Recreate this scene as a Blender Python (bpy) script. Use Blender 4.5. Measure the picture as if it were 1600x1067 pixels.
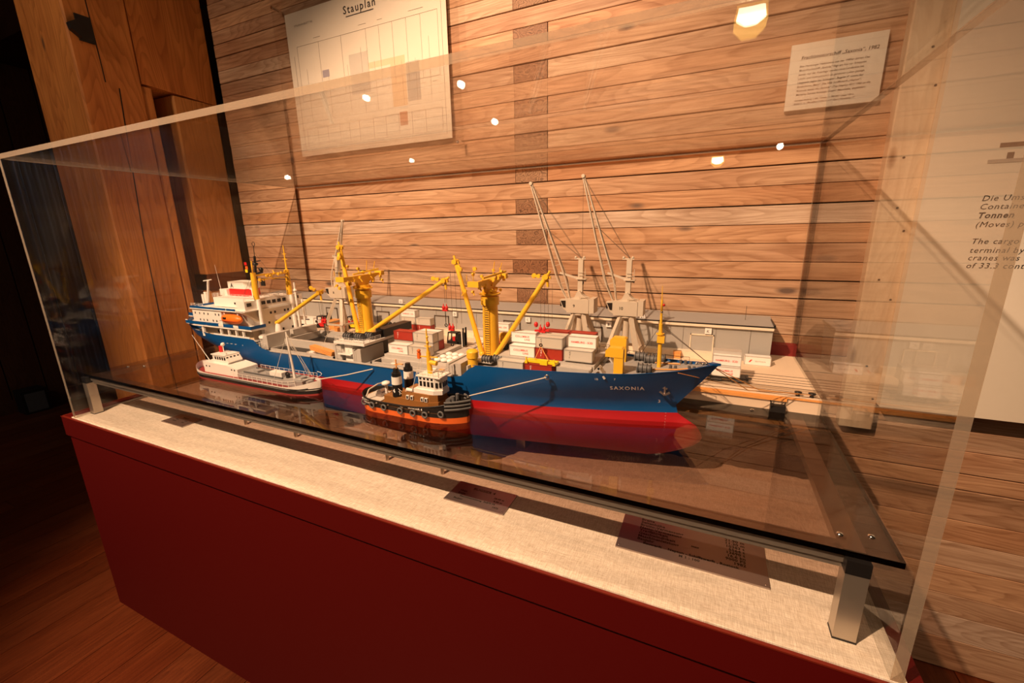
import bpy, math, random
from mathutils import Vector, Matrix
PI=math.pi
random.seed(7)
scn=bpy.context.scene
for o in list(bpy.data.objects): bpy.data.objects.remove(o)

# ---------------------------------------------------------------- camera
cam_d=bpy.data.cameras.new('camera'); cam=bpy.data.objects.new('camera',cam_d)
scn.collection.objects.link(cam); scn.camera=cam
_f,_pi,_ya,_ro=668.54,.2484,-.4342,-.0198
F=Vector((math.sin(_ya)*math.cos(_pi),math.cos(_ya)*math.cos(_pi),-math.sin(_pi)))
R=Vector((math.cos(_ya),-math.sin(_ya),0)); U=R.cross(F)
R2=R*math.cos(_ro)+U*math.sin(_ro); U2=-R*math.sin(_ro)+U*math.cos(_ro)
cam.matrix_world=Matrix(((R2.x,U2.x,-F.x,0),(R2.y,U2.y,-F.y,0),(R2.z,U2.z,-F.z,1.275),(0,0,0,1)))
cam_d.sensor_width=36; cam_d.lens=36*_f/1600; cam_d.clip_start=.02; cam_d.clip_end=60
# ---------------------------------------------------------------- world, light, exposure
w=bpy.data.worlds.new('world'); scn.world=w; w.use_nodes=True
bg=w.node_tree.nodes['Background']; bg.inputs[0].default_value=(1,.62,.36,1); bg.inputs[1].default_value=.018
scn.view_settings.view_transform='Standard'; scn.view_settings.look='None'
scn.view_settings.gamma=1; scn.view_settings.use_curve_mapping=False
scn.view_settings.exposure=0.36
WARM=(1,.65,.41)
def spot(name,loc,to,power,size=70,blend=.5,rad=.03,col=WARM):
    l=bpy.data.lights.new(name,'SPOT'); l.energy=power; l.spot_size=math.radians(size); l.spot_blend=blend
    l.shadow_soft_size=rad; l.color=col
    o=bpy.data.objects.new(name,l); scn.collection.objects.link(o); o.location=loc
    d=Vector(to)-Vector(loc); o.rotation_euler=d.to_track_quat('-Z','Y').to_euler(); return o
spot('spot_beam_main',(-.92,-.70,2.76),(-.80,.88,.98),370,72,.55,.018)
spot('spot_beam_wall',(-.45,.25,2.85),(-.4,1.45,1.5),36,74,.9,.03)
spot('spot_beam_right',(1.5,.15,2.8),(1.2,1.42,1.25),46,68,.9,.03)
spot('spot_beam_left',(-1.75,-.9,2.75),(-2.1,1.2,1.3),42,60,.8,.03)
spot('spot_beam_floor',(-3.6,-1.2,2.8),(-3.0,.2,0),14,90,.9,.06,(1,.55,.28))

# ---------------------------------------------------------------- units: centimetres, z=0 on the smoked sheet
ZW=.8911
def W(x,y,z): return Vector((x/100,y/100,ZW+z/100))
ZFAB=-12.57; ZFLOOR=-89.11
BASE={}
COL=scn.collection
# ---------------------------------------------------------------- mesh builder
class B:
    def __init__(s): s.v=[]; s.f=[]; s.m=[]; s.mi=0; s.sm=[]
    def face(s,idx,sm=False): s.f.append(tuple(idx)); s.m.append(s.mi); s.sm.append(sm)
    def box(s,x0,x1,y0,y1,z0,z1):
        n=len(s.v)
        s.v+=[(x,y,z) for z in (z0,z1) for y in (y0,y1) for x in (x0,x1)]
        for q in ((0,2,3,1),(4,5,7,6),(0,1,5,4),(2,6,7,3),(0,4,6,2),(1,3,7,5)): s.face([n+i for i in q])
        return s
    def cb(s,x,y,z,dx,dy,dz): return s.box(x-dx/2,x+dx/2,y-dy/2,y+dy/2,z-dz/2,z+dz/2)
    def beam(s,p,q,w,h=None,w2=None,h2=None):
        p=Vector(p); q=Vector(q); h=h or w; w2=w2 or w; h2=h2 or (h if w2==w else h*w2/w)
        d=(q-p).normalized(); a=d.cross(Vector((0,0,1)))
        if a.length<.01: a=Vector((1,0,0))
        a.normalize(); b=a.cross(d).normalized(); n=len(s.v)
        for c,ww,hh in ((p,w,h),(q,w2,h2)):
            for i,j in ((-1,-1),(1,-1),(1,1),(-1,1)): s.v.append(tuple(c+a*i*ww/2+b*j*hh/2))
        for i in range(4): s.face([n+i,n+(i+1)%4,n+4+(i+1)%4,n+4+i])
        s.face([n+3,n+2,n+1,n]); s.face([n+4,n+5,n+6,n+7]); return s
    def cyl(s,p,q,r,r2=None,n=12,sm=True,caps=True):
        p=Vector(p); q=Vector(q); r2=r if r2 is None else r2
        d=(q-p).normalized(); a=d.orthogonal().normalized(); b=d.cross(a); k=len(s.v)
        for c,rr in ((p,r),(q,r2)):
            for i in range(n):
                t=2*PI*i/n; s.v.append(tuple(c+(a*math.cos(t)+b*math.sin(t))*rr))
        for i in range(n): s.face([k+i,k+(i+1)%n,k+n+(i+1)%n,k+n+i],sm)
        if caps:
            m=len(s.v); s.v+=s.v[k:k+2*n]; s.face([m+i for i in range(n)][::-1]); s.face([m+n+i for i in range(n)])
        return s
    def tube(s,pts,r,n=6):
        for a,b in zip(pts,pts[1:]): s.cyl(a,b,r,n=n,caps=True)
        return s
    def lathe(s,c,prof,n=16,axis='z'):
        k=len(s.v); c=Vector(c)
        for r,h in prof:
            for i in range(n):
                t=2*PI*i/n; x,y=r*math.cos(t),r*math.sin(t)
                s.v.append(tuple(c+(Vector((x,y,h)) if axis=='z' else Vector((h,x,y)) if axis=='x' else Vector((x,h,y)))))
        m=len(prof)
        for j in range(m-1):
            for i in range(n): s.face([k+j*n+i,k+j*n+(i+1)%n,k+(j+1)*n+(i+1)%n,k+(j+1)*n+i],True)
        q=len(s.v); s.v+=s.v[k:k+n]+s.v[k+(m-1)*n:k+m*n]; s.face([q+i for i in range(n)][::-1]); s.face([q+n+i for i in range(n)]); return s
    def ring(s,c,r,t,axis='y',n=16,m=6):
        k=len(s.v); c=Vector(c)
        for i in range(n):
            a=2*PI*i/n
            for j in range(m):
                b=2*PI*j/m; rr=r+t*math.cos(b); h=t*math.sin(b)
                x,y=rr*math.cos(a),rr*math.sin(a)
                s.v.append(tuple(c+(Vector((x,h,y)) if axis=='y' else Vector((x,y,h)) if axis=='z' else Vector((h,x,y)))))
        for i in range(n):
            for j in range(m): s.face([k+i*m+j,k+((i+1)%n)*m+j,k+((i+1)%n)*m+(j+1)%m,k+i*m+(j+1)%m],True)
        return s
    def prism(s,pts,axis,a,b):
        """outline pts (2D) extruded along axis from a to b"""
        k=len(s.v); n=len(pts)
        for h in (a,b):
            for u,v in pts: s.v.append({'y':(u,h,v),'x':(h,u,v),'z':(u,v,h)}[axis])
        for i in range(n): s.face([k+i,k+(i+1)%n,k+n+(i+1)%n,k+n+i])
        s.face([k+i for i in range(n)][::-1]); s.face([k+n+i for i in range(n)]); return s
    def quad(s,a,b,c,d):
        k=len(s.v); s.v+=[tuple(a),tuple(b),tuple(c),tuple(d)]; s.face([k,k+1,k+2,k+3]); return s
    def ball(s,c,r,n=10,sz=1):
        return s.lathe(c,[(r*math.sin(PI*j/6)+.001,-r*sz*math.cos(PI*j/6)) for j in range(7)],n)
    def mesh(s,name,mats,base=(0,0,0)):
        me=bpy.data.meshes.new(name)
        me.from_pydata([((x-base[0])/100,(y-base[1])/100,(z-base[2])/100) for x,y,z in s.v],[],s.f)
        for m in (mats if isinstance(mats,(list,tuple)) else [mats]): me.materials.append(m)
        for p,mi,sm in zip(me.polygons,s.m,s.sm): p.material_index=mi; p.use_smooth=sm
        me.update(); return me
def props(o,label=None,cat=None,group=None,kind=None):
    if label: o['label']=label
    if cat: o['category']=cat
    if group: o['group']=group
    if kind: o['kind']=kind
    return o
def thing(name,label,cat,base,group=None):
    o=bpy.data.objects.new(name,None); COL.objects.link(o); o.empty_display_size=.02
    o.location=W(*base); BASE[o]=base; return props(o,label,cat,group)
def part(name,b,mats,par,label=None,kind=None):
    base=BASE[par]; o=bpy.data.objects.new(name,b.mesh(name,mats,base)); COL.objects.link(o)
    o.parent=par; BASE[o]=base; return props(o,label,kind=kind)
def solo(name,b,mats,label,cat,group=None,kind=None,base=None):
    if base is None:
        xs=[v[0] for v in b.v]; ys=[v[1] for v in b.v]; zs=[v[2] for v in b.v]
        base=((min(xs)+max(xs))/2,(min(ys)+max(ys))/2,min(zs))
    o=bpy.data.objects.new(name,b.mesh(name,mats,base)); COL.objects.link(o); o.location=W(*base); BASE[o]=base
    return props(o,label,cat,group,kind)
def dup(root,base,label=None,rz=0):
    r=root.copy(); COL.objects.link(r); r.location=W(*base); r.rotation_euler=(0,0,rz); BASE[r]=base
    if label: r['label']=label
    for ch in list(root.children):
        c=ch.copy(); COL.objects.link(c); c.parent=r; BASE[c]=base
        for g in list(ch.children):
            d=g.copy(); COL.objects.link(d); d.parent=c
    return r
def textmesh(txt,size,ax='x',space=1.0,bold=0,line=1.0,shear=0,thick=0):
    cu=bpy.data.curves.new('lettering','FONT'); cu.body=txt; cu.size=size; cu.space_character=space
    cu.space_line=line; cu.offset=bold; cu.shear=shear; cu.resolution_u=2; cu.extrude=thick
    o=bpy.data.objects.new('tmp_text',cu); COL.objects.link(o)
    me=bpy.data.meshes.new_from_object(o); bpy.data.objects.remove(o); return me
def text(txt,size,m,par,org,right=(1,0,0),up=(0,0,1),fn=None,name='lettering',align='c',**k):
    """flat print laid on a surface; org in cm, size in cm"""
    me=textmesh(txt,size,**k)
    xs=[v.co.x for v in me.vertices]
    if not xs: return None
    c=(min(xs)+max(xs))/2 if align=='c' else min(xs) if align=='l' else max(xs)
    r=Vector(right); u=Vector(up); o_=Vector(org); base=Vector(BASE[par])
    for v in me.vertices:
        p=o_+r*(v.co.x-c)+u*v.co.y
        if fn: p=Vector(fn(p))
        v.co=(p-base)/100
    me.materials.clear(); me.materials.append(m)
    o=bpy.data.objects.new(name,me); COL.objects.link(o); o.parent=par; BASE[o]=BASE[par]
    return o
# ---------------------------------------------------------------- materials
def newmat(name):
    m=bpy.data.materials.new(name); m.use_nodes=True; nt=m.node_tree; return m,nt,nt.nodes['Principled BSDF']
def paint(name,col,rough=.45,metal=0,var=.08,scale=60,bump=0,spec=.5):
    m,nt,p=newmat(name); p.inputs['Roughness'].default_value=rough; p.inputs['Metallic'].default_value=metal
    p.inputs['Specular IOR Level'].default_value=spec
    tc=nt.nodes.new('ShaderNodeTexCoord'); n=nt.nodes.new('ShaderNodeTexNoise'); n.inputs['Scale'].default_value=scale; n.inputs['Detail'].default_value=4
    nt.links.new(tc.outputs['Object'],n.inputs['Vector'])
    mx=nt.nodes.new('ShaderNodeMix'); mx.data_type='RGBA'
    nt.links.new(n.outputs['Fac'],mx.inputs['Factor'])
    mx.inputs[6].default_value=tuple(c*(1-var) for c in col)+(1,); mx.inputs[7].default_value=tuple(min(1,c*(1+var)) for c in col)+(1,)
    nt.links.new(mx.outputs[2],p.inputs['Base Color'])
    if bump:
        b=nt.nodes.new('ShaderNodeBump'); b.inputs['Strength'].default_value=bump; b.inputs['Distance'].default_value=.001
        nt.links.new(n.outputs['Fac'],b.inputs['Height']); nt.links.new(b.outputs[0],p.inputs['Normal'])
    return m
def wood(name,c1,c2,c3,axis='x',rough=.6,freq=1.0,knots=True,spec=.3,endgrain=False,rings=.55):
    m,nt,p=newmat(name); N=nt.nodes.new; L=nt.links.new
    p.inputs['Roughness'].default_value=rough; p.inputs['Specular IOR Level'].default_value=spec
    geo=N('ShaderNodeNewGeometry'); oi=N('ShaderNodeObjectInfo')
    mul=N('ShaderNodeVectorMath'); mul.operation='SCALE'; mul.inputs[0].default_value=(37,53,71)
    L(oi.outputs['Random'],mul.inputs['Scale'])
    add=N('ShaderNodeVectorMath'); add.operation='ADD'; L(geo.outputs['Position'],add.inputs[0]); L(mul.outputs[0],add.inputs[1])
    mp=N('ShaderNodeMapping'); s={'x':(.9,7,7),'y':(7,.9,7),'z':(7,7,.9)}[axis]
    if endgrain: s=(9,9,14)
    mp.inputs['Scale'].default_value=tuple(q*freq for q in s); L(add.outputs[0],mp.inputs['Vector'])
    warp=N('ShaderNodeTexNoise'); warp.inputs['Scale'].default_value=1.1; warp.inputs['Detail'].default_value=2; L(mp.outputs[0],warp.inputs['Vector'])
    # rings: contour lines of a smooth noise -> cathedral grain
    mm=N('ShaderNodeMath'); mm.operation='MULTIPLY'; mm.inputs[1].default_value=30; L(warp.outputs['Fac'],mm.inputs[0])
    fr=N('ShaderNodeMath'); fr.operation='FRACT'; L(mm.outputs[0],fr.inputs[0])
    fine=N('ShaderNodeTexNoise'); fine.inputs['Scale'].default_value=9; fine.inputs['Detail'].default_value=6; fine.inputs['Roughness'].default_value=.7
    mp2=N('ShaderNodeMapping'); mp2.inputs['Scale'].default_value=tuple(q*freq for q in {'x':(.6,14,14),'y':(14,.6,14),'z':(14,14,.6)}[axis]) if not endgrain else (20,20,20)
    L(add.outputs[0],mp2.inputs['Vector']); L(mp2.outputs[0],fine.inputs['Vector'])
    r1=N('ShaderNodeValToRGB'); r1.color_ramp.elements[0].position=0; r1.color_ramp.elements[0].color=tuple(c1)+(1,)
    r1.color_ramp.elements[1].position=.55; r1.color_ramp.elements[1].color=tuple(c2)+(1,); x_=r1.color_ramp.elements.new(.93); x_.color=tuple(c2)+(1,); x_=r1.color_ramp.elements.new(1.0); x_.color=tuple(c1)+(1,); L(fr.outputs[0],r1.inputs[0])
    mixr=N('ShaderNodeMix'); mixr.data_type='RGBA'; mixr.inputs['Factor'].default_value=rings
    base=N('ShaderNodeMix'); base.data_type='RGBA'; base.inputs[6].default_value=tuple(c1)+(1,); base.inputs[7].default_value=tuple(c2)+(1,)
    mr_=N('ShaderNodeMapRange'); mr_.inputs[1].default_value=.34; mr_.inputs[2].default_value=.62; L(fine.outputs['Fac'],mr_.inputs[0]); L(mr_.outputs[0],base.inputs['Factor']); L(base.outputs[2],mixr.inputs[6]); L(r1.outputs[0],mixr.inputs[7])
    last=mixr.outputs[2]
    # board to board tone
    tone=N('ShaderNodeMix'); tone.data_type='RGBA'; tone.blend_type='MULTIPLY'; tone.inputs['Factor'].default_value=1
    tr=N('ShaderNodeValToRGB'); e=tr.color_ramp.elements; e[0].color=(.80,.70,.64,1); e[1].color=(1.0,1.04,1.12,1); x=e.new(.35); x.color=(1,.78,.60,1); x=e.new(.6); x.color=(.98,.95,.92,1); x=e.new(.8); x.color=(.92,.74,.60,1)
    L(oi.outputs['Random'],tr.inputs[0]); L(last,tone.inputs[6]); L(tr.outputs[0],tone.inputs[7]); last=tone.outputs[2]
    # blotches
    bl=N('ShaderNodeTexNoise'); bl.inputs['Scale'].default_value=2.6; bl.inputs['Detail'].default_value=3; mp3=N('ShaderNodeMapping')
    mp3.inputs['Scale'].default_value={'x':(1,3,3),'y':(3,1,3),'z':(3,3,1)}[axis]; L(add.outputs[0],mp3.inputs['Vector']); L(mp3.outputs[0],bl.inputs['Vector'])
    br=N('ShaderNodeValToRGB'); br.color_ramp.elements[0].position=.35; br.color_ramp.elements[0].color=(.74,.62,.55,1); br.color_ramp.elements[1].position=.62; br.color_ramp.elements[1].color=(1,1,1,1)
    L(bl.outputs['Fac'],br.inputs[0]); m2=N('ShaderNodeMix'); m2.data_type='RGBA'; m2.blend_type='MULTIPLY'; m2.inputs['Factor'].default_value=.8
    L(last,m2.inputs[6]); L(br.outputs[0],m2.inputs[7]); last=m2.outputs[2]
    if knots:
        vo=N('ShaderNodeTexVoronoi'); vo.inputs['Scale'].default_value=1; mp4=N('ShaderNodeMapping')
        mp4.inputs['Scale'].default_value={'x':(3.2,9,9),'y':(9,3.2,9),'z':(9,9,3.2)}[axis]; L(add.outputs[0],mp4.inputs['Vector']); L(mp4.outputs[0],vo.inputs['Vector'])
        kr=N('ShaderNodeValToRGB'); kr.color_ramp.elements[0].position=.05; kr.color_ramp.elements[0].color=(1,1,1,1); kr.color_ramp.elements[1].position=.11; kr.color_ramp.elements[1].color=(0,0,0,1)
        L(vo.outputs['Distance'],kr.inputs[0]); m3=N('ShaderNodeMix'); m3.data_type='RGBA'; L(kr.outputs[0],m3.inputs['Factor']); L(last,m3.inputs[6]); m3.inputs[7].default_value=tuple(c3)+(1,); last=m3.outputs[2]
    L(last,p.inputs['Base Color'])
    bp=N('ShaderNodeBump'); bp.inputs['Strength'].default_value=.25; bp.inputs['Distance'].default_value=.001; L(fine.outputs['Fac'],bp.inputs['Height']); L(bp.outputs[0],p.inputs['Normal'])
    return m
def clear(name,tint,ior=1.49,refl=1.0,rough=0.0,diffuse=0,dcol=(.6,.4,.25)):
    m=bpy.data.materials.new(name); m.use_nodes=True; nt=m.node_tree; nt.nodes.clear(); N=nt.nodes.new; L=nt.links.new
    out=N('ShaderNodeOutputMaterial'); tr=N('ShaderNodeBsdfTransparent'); tr.inputs[0].default_value=tuple(tint)+(1,)
    gl=N('ShaderNodeBsdfGlossy'); gl.inputs['Roughness'].default_value=rough; gl.inputs[0].default_value=(refl,refl,refl,1)
    fr=N('ShaderNodeFresnel'); fr.inputs['IOR'].default_value=ior
    # same fresnel on the way in and on the way out of the sheet
    geo=N('ShaderNodeNewGeometry'); lw=N('ShaderNodeMath'); lw.operation='DIVIDE'; 
    one=N('ShaderNodeMix'); one.data_type='FLOAT'; one.inputs[2].default_value=ior; one.inputs[3].default_value=1/ior
    L(geo.outputs['Backfacing'],one.inputs[0]); 
    inv=N('ShaderNodeMath'); inv.operation='MULTIPLY'; inv.inputs[1].default_value=1.0; L(one.outputs[0],inv.inputs[0])
    fr.inputs['IOR'].default_value=ior
    dp=N('ShaderNodeVectorMath'); dp.operation='DOT_PRODUCT'; L(geo.outputs['Normal'],dp.inputs[0]); L(geo.outputs['Incoming'],dp.inputs[1])
    ab=N('ShaderNodeMath'); ab.operation='ABSOLUTE'; L(dp.outputs['Value'],ab.inputs[0])
    om=N('ShaderNodeMath'); om.operation='SUBTRACT'; om.inputs[0].default_value=1; L(ab.outputs[0],om.inputs[1])
    pw=N('ShaderNodeMath'); pw.operation='POWER'; pw.inputs[1].default_value=5; L(om.outputs[0],pw.inputs[0])
    r0=((ior-1)/(ior+1))**2
    ma=N('ShaderNodeMath'); ma.operation='MULTIPLY_ADD'; ma.inputs[1].default_value=1-r0; ma.inputs[2].default_value=r0; L(pw.outputs[0],ma.inputs[0])
    nt.nodes.remove(fr); nt.nodes.remove(lw); nt.nodes.remove(one); nt.nodes.remove(inv)
    mx=N('ShaderNodeMixShader'); L(ma.outputs[0],mx.inputs[0]); L(gl.outputs[0],mx.inputs[2])
    if diffuse:
        d=N('ShaderNodeBsdfDiffuse'); d.inputs[0].default_value=tuple(dcol)+(1,); m2=N('ShaderNodeMixShader'); m2.inputs[0].default_value=diffuse
        L(tr.outputs[0],m2.inputs[1]); L(d.outputs[0],m2.inputs[2]); L(m2.outputs[0],mx.inputs[1])
    else: L(tr.outputs[0],mx.inputs[1])
    L(mx.outputs[0],out.inputs[0]); return m
def glow(name,col,st):
    m=bpy.data.materials.new(name); m.use_nodes=True; nt=m.node_tree; nt.nodes.clear()
    e=nt.nodes.new('ShaderNodeEmission'); e.inputs[0].default_value=tuple(col)+(1,); e.inputs[1].default_value=st
    o=nt.nodes.new('ShaderNodeOutputMaterial'); nt.links.new(e.outputs[0],o.inputs[0]); return m
def linen(name,c1,c2):
    m,nt,p=newmat(name); N=nt.nodes.new; L=nt.links.new; p.inputs['Roughness'].default_value=.9; p.inputs['Specular IOR Level'].default_value=.1
    geo=N('ShaderNodeNewGeometry')
    def wv(sc,off):
        mp=N('ShaderNodeMapping'); mp.inputs['Scale'].default_value=sc; L(geo.outputs['Position'],mp.inputs['Vector'])
        n=N('ShaderNodeTexNoise'); n.inputs['Scale'].default_value=1; n.inputs['Detail'].default_value=3; L(mp.outputs[0],n.inputs['Vector']); return n
    a=wv((70,1300,1),0); b=wv((1300,70,1),0)
    mx=N('ShaderNodeMath'); mx.operation='ADD'; L(a.outputs['Fac'],mx.inputs[0]); L(b.outputs['Fac'],mx.inputs[1])
    rp=N('ShaderNodeValToRGB'); rp.color_ramp.elements[0].position=.36; rp.color_ramp.elements[1].position=.62
    rp.color_ramp.elements[0].color=tuple(c2)+(1,); rp.color_ramp.elements[1].color=tuple(c1)+(1,)
    hf=N('ShaderNodeMath'); hf.operation='MULTIPLY'; hf.inputs[1].default_value=.5; L(mx.outputs[0],hf.inputs[0]); L(hf.outputs[0],rp.inputs[0])
    sl=N('ShaderNodeTexNoise'); sl.inputs['Scale'].default_value=6; mp=N('ShaderNodeMapping'); mp.inputs['Scale'].default_value=(1,9,1); L(geo.outputs['Position'],mp.inputs['Vector']); L(mp.outputs[0],sl.inputs['Vector'])
    m2=N('ShaderNodeMix'); m2.data_type='RGBA'; m2.blend_type='MULTIPLY'; m2.inputs['Factor'].default_value=.35; L(rp.outputs[0],m2.inputs[6]); L(sl.outputs['Color'],m2.inputs[7])
    sr=N('ShaderNodeValToRGB'); sr.color_ramp.elements[0].position=.3; sr.color_ramp.elements[0].color=(.6,.6,.6,1); sr.color_ramp.elements[1].position=.6; L(sl.outputs['Fac'],sr.inputs[0]); L(sr.outputs[0],m2.inputs[7])
    L(m2.outputs[2],p.inputs['Base Color'])
    bp=N('ShaderNodeBump'); bp.inputs['Strength'].default_value=.4; bp.inputs['Distance'].default_value=.0006; L(hf.outputs[0],bp.inputs['Height']); L(bp.outputs[0],p.inputs['Normal'])
    return m
PINE=wood('pine_boards',(.36,.215,.125),(.72,.53,.375),(.15,.095,.07),'x',rings=.36)
ENDG=wood('end_grain',(.07,.035,.02),(.48,.31,.20),(.2,.1,.06),'x',endgrain=True,knots=False)
STUDW=wood('pale_stud',(.76,.58,.38),(.88,.70,.48),(.28,.15,.08),'z')
OAK=wood('old_timber',(.42,.185,.05),(.68,.33,.10),(.16,.07,.03),'z',freq=.8)
FLOORW=wood('floor_boards',(.085,.022,.008),(.16,.044,.015),(.08,.03,.015),'y',rough=.38,knots=False,spec=.4,rings=.3)
DARKW=wood('dark_panelling',(.10,.045,.022),(.16,.07,.035),(.05,.02,.01),'z',knots=False)
BLACK=paint('gap_black',(.006,.005,.004),.9)
PLINTH=paint('dark_red_lacquer',(.075,.0016,.0012),.55,var=.05,scale=900,bump=.1,spec=.2)
REDEDGE=paint('red_lacquer_edge',(.14,.012,.005),.4)
LINEN=linen('natural_linen',(.90,.82,.70),(.56,.46,.35))
ACR=clear('clear_acrylic',(.985,.98,.97),refl=.62)
ACRE=clear('acrylic_edge',(.80,.74,.66),rough=.06,diffuse=.2,dcol=(.75,.62,.48))
SMOKE=clear('smoked_acrylic',(.76,.675,.63),ior=1.53)
SMOKEE=clear('smoked_acrylic_edge',(.10,.06,.04),ior=1.5)
ALU=paint('satin_aluminium',(.56,.50,.43),.33,.8,var=.03)
STEEL=paint('brushed_steel',(.42,.36,.34),.32,.85,var=.05,scale=300)
CHROME=paint('bright_screw',(.9,.88,.85),.15,1)
BLUE=paint('hull_blue',(.003,.078,.27),.32,var=.04,spec=.5)
RED=paint('hull_red',(.40,.008,.014),.38,var=.05)
GREY=paint('deck_grey',(.34,.33,.32),.55)
LGREY=paint('light_grey',(.52,.49,.45),.5)
DGREY=paint('dark_grey',(.11,.11,.115),.5)
WHITE=paint('ship_white',(.88,.85,.80),.45,var=.03)
CREAM=paint('cream_bulkhead',(.66,.52,.36),.5)
YEL=paint('derrick_yellow',(.90,.52,.035),.38,var=.04)
BYEL=paint('bright_yellow',(.95,.70,.02),.4)
ORANGE=paint('orange_boat',(.92,.20,.02),.4)
BEIGE=paint('crane_beige',(.62,.53,.42),.5,var=.04)
BLK=paint('black_paint',(.012,.011,.011),.4)
CRED=paint('container_red',(.40,.035,.02),.5)
CGREY=paint('container_grey',(.62,.57,.50),.5,var=.03)
CWHITE=paint('container_white',(.92,.89,.86),.45,var=.02)
TXR=paint('red_print',(.75,.06,.04),.5)
TXW=paint('white_print',(.9,.88,.84),.5)
TXB=paint('black_print',(.03,.022,.018),.6)
TXG=paint('grey_print',(.22,.15,.11),.6)
ROPE=paint('pale_rope',(.66,.60,.50),.7)
WIRE=paint('dark_wire',(.10,.07,.05),.5)
QUAYM=paint('quay_beige',(.78,.62,.46),.7,var=.05,scale=30)
WHSE=paint('warehouse_grey',(.40,.385,.36),.7,var=.05,scale=15)
WHCREAM=paint('warehouse_cream',(.86,.74,.58),.6)
ROOFM=paint('warehouse_roof',(.36,.35,.34),.6)
TIMB=paint('orange_timber',(.80,.36,.10),.5)
BRN=paint('tug_brown',(.30,.13,.035),.45)
TORG=paint('tug_orange',(.80,.15,.02),.45)
RUB=paint('rubber_grey',(.12,.12,.12),.7)
DRED=paint('deck_red',(.30,.03,.03),.5)
PAPER=paint('paper',(.86,.78,.66),.8,var=.02)
PANELM=paint('cream_panel',(.84,.74,.60),.7,var=.02)
HOOK=paint('hook_red',(.62,.02,.02),.4)
WINB=paint('window_dark',(.02,.016,.014),.25)

# ================================================================ SETTING
def struct(name,b,mats,base=None):
    return solo(name,b,mats,None,None,kind='structure',base=base)
YW=142.3
# --- floor of long boards
fl=thing('floor',None,None,(0,0,ZFLOOR)); fl['kind']='structure'
x=-520; k=0
bb=B().box(-540,320,-420,420,ZFLOOR-6,ZFLOOR-1.2); part('subfloor',bb,BLACK,fl)
while x<-95:
    wd=13.5
    ys=[-420,random.uniform(-200,0),random.uniform(60,200),420] if x>-460 else [-420,420]
    for a,c in zip(ys,ys[1:]):
        b=B().box(x+.12,x+wd-.12,a+.1,c-.1,ZFLOOR-2,ZFLOOR-random.uniform(0,.06)); part('plank',b,FLOORW,fl)
    x+=wd
while x<320:
    part('plank',B().box(x+.12,x+27,-420,420,ZFLOOR-2,ZFLOOR),FLOORW,fl); x+=27.2
# --- back wall: stacked boards with end-grain blocks
wb=thing('wall_back',None,None,(-60,YW+5,ZFLOOR)); wb['kind']='structure'
part('backing',B().box(-210,330,YW+2.5,YW+9,ZFLOOR,190),BLACK,wb)
rows=[13.6+5.13*i for i in range(0,34)]
low=[13.6,8.3,3.2,-2.2,-8.2,-14.2,-19.8,-26.4,-31.2,-40.2,-47.0,-55.0,-63.8,-70.5,-78.5,ZFLOOR]
spans=[(a,c,i%2==0,i) for i,(a,c) in enumerate(zip(rows,rows[1:]))]+[(c,a,False,99) for a,c in zip(low,low[1:])]
for z0,z1,blk,i in spans:
    g=.10 if random.random()<.7 else .28
    def brd(x0,x1,m=PINE,nm='board',dy=None):
        dy=random.uniform(-.12,.12) if dy is None else dy
        b=B(); y=YW+dy; c=.12
        b.prism([(y,z0+g+c),(y+c,z0+g),(YW+3,z0+g),(YW+3,z1-.04),(y+c,z1-.04),(y,z1-.04-c)],'x',x0,x1); part(nm,b,m,wb)
    if i==99 or i<3: segs=[(-209,330)] if not blk else None
    if blk:
        xo=random.choice([-63.4,-64.9]) if i<5 else -63.4
        brd(-209,xo-.12); brd(xo,-52,ENDG,'block',.05); brd(-51.7,330)
    else:
        xs=[-209,random.uniform(175,260),330]
        for a,c in zip(xs,xs[1:]): brd(a,c-.1)
# --- stud on the wall
st=B().prism([(36.4,YW-3.2),(36.7,YW-3.5),(43.6,YW-3.5),(43.9,YW-3.2),(43.9,YW+.2),(36.4,YW+.2)],'z',-15.8,190)
stud=struct('trim_1',st,STUDW,(40,YW,-15.8))
for xx,zz in ((41,77),(42.8,69),(39.6,54),(40.2,42.5),(42.3,37),(39.3,25),(42.4,20),(40.2,2),(42.8,-7)):
    part('nail_hole',B().cyl((xx,YW-3.6,zz),(xx,YW-3.45,zz),.28,n=8),BLACK,stud)
# --- heavy timber post at the left end
po=thing('timber_post','massive old timber post with a dark slot, left of the plank wall','post',(-226,116,ZFLOOR))
def tim(nm,y0,y1,z0,z1,x1=-212,x0=-244,c=.6):
    b=B().prism([(x1-c,y0),(x1,y0+c),(x1,y1-c),(x1-c,y1),(x0,y1),(x0,y0)],'z',z0,z1); return part(nm,b,OAK,po)
tim('front_timber',92,112,ZFLOOR,215); tim('middle_timber',112.1,115.5,ZFLOOR,97.8,-212.2)
b=B().prism([(112.1,98.8),(141,97.3),(141,215),(112.1,215)],'x',-244,-212); part('upper_timber',b,OAK,po)
tim('rear_timber',122.8,141,ZFLOOR,97.3,-212.3); part('slot_back',B().box(-244,-226,115.5,122.8,ZFLOOR,97.6),BLACK,po)
part('dark_band',B().box(-222,-211.8,122.8,141,15,22.5),DARKW,po)  # plain dark band across the rear timber
part('crack',B().beam((-211.95,104,95),(-211.95,101,40),.12,.35).beam((-211.95,101,40),(-211.95,100,-30),.12,.3).beam((-211.95,98,190),(-211.95,100,96),.12,.3),BLACK,po)
fx=thing('wall_bracket','small black steel bracket on the timber post, near the top left corner','bracket',(-211.9,90.5,112))
part('plate',B().box(-212,-211.4,95,99.5,108,116.5),BLK,fx); part('clip',B().prism([(92.5,110.5),(95.2,108.5),(95.2,114.5),(92.2,112.5)],'x',-211.8,-209.6),BLK,fx)
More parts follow.
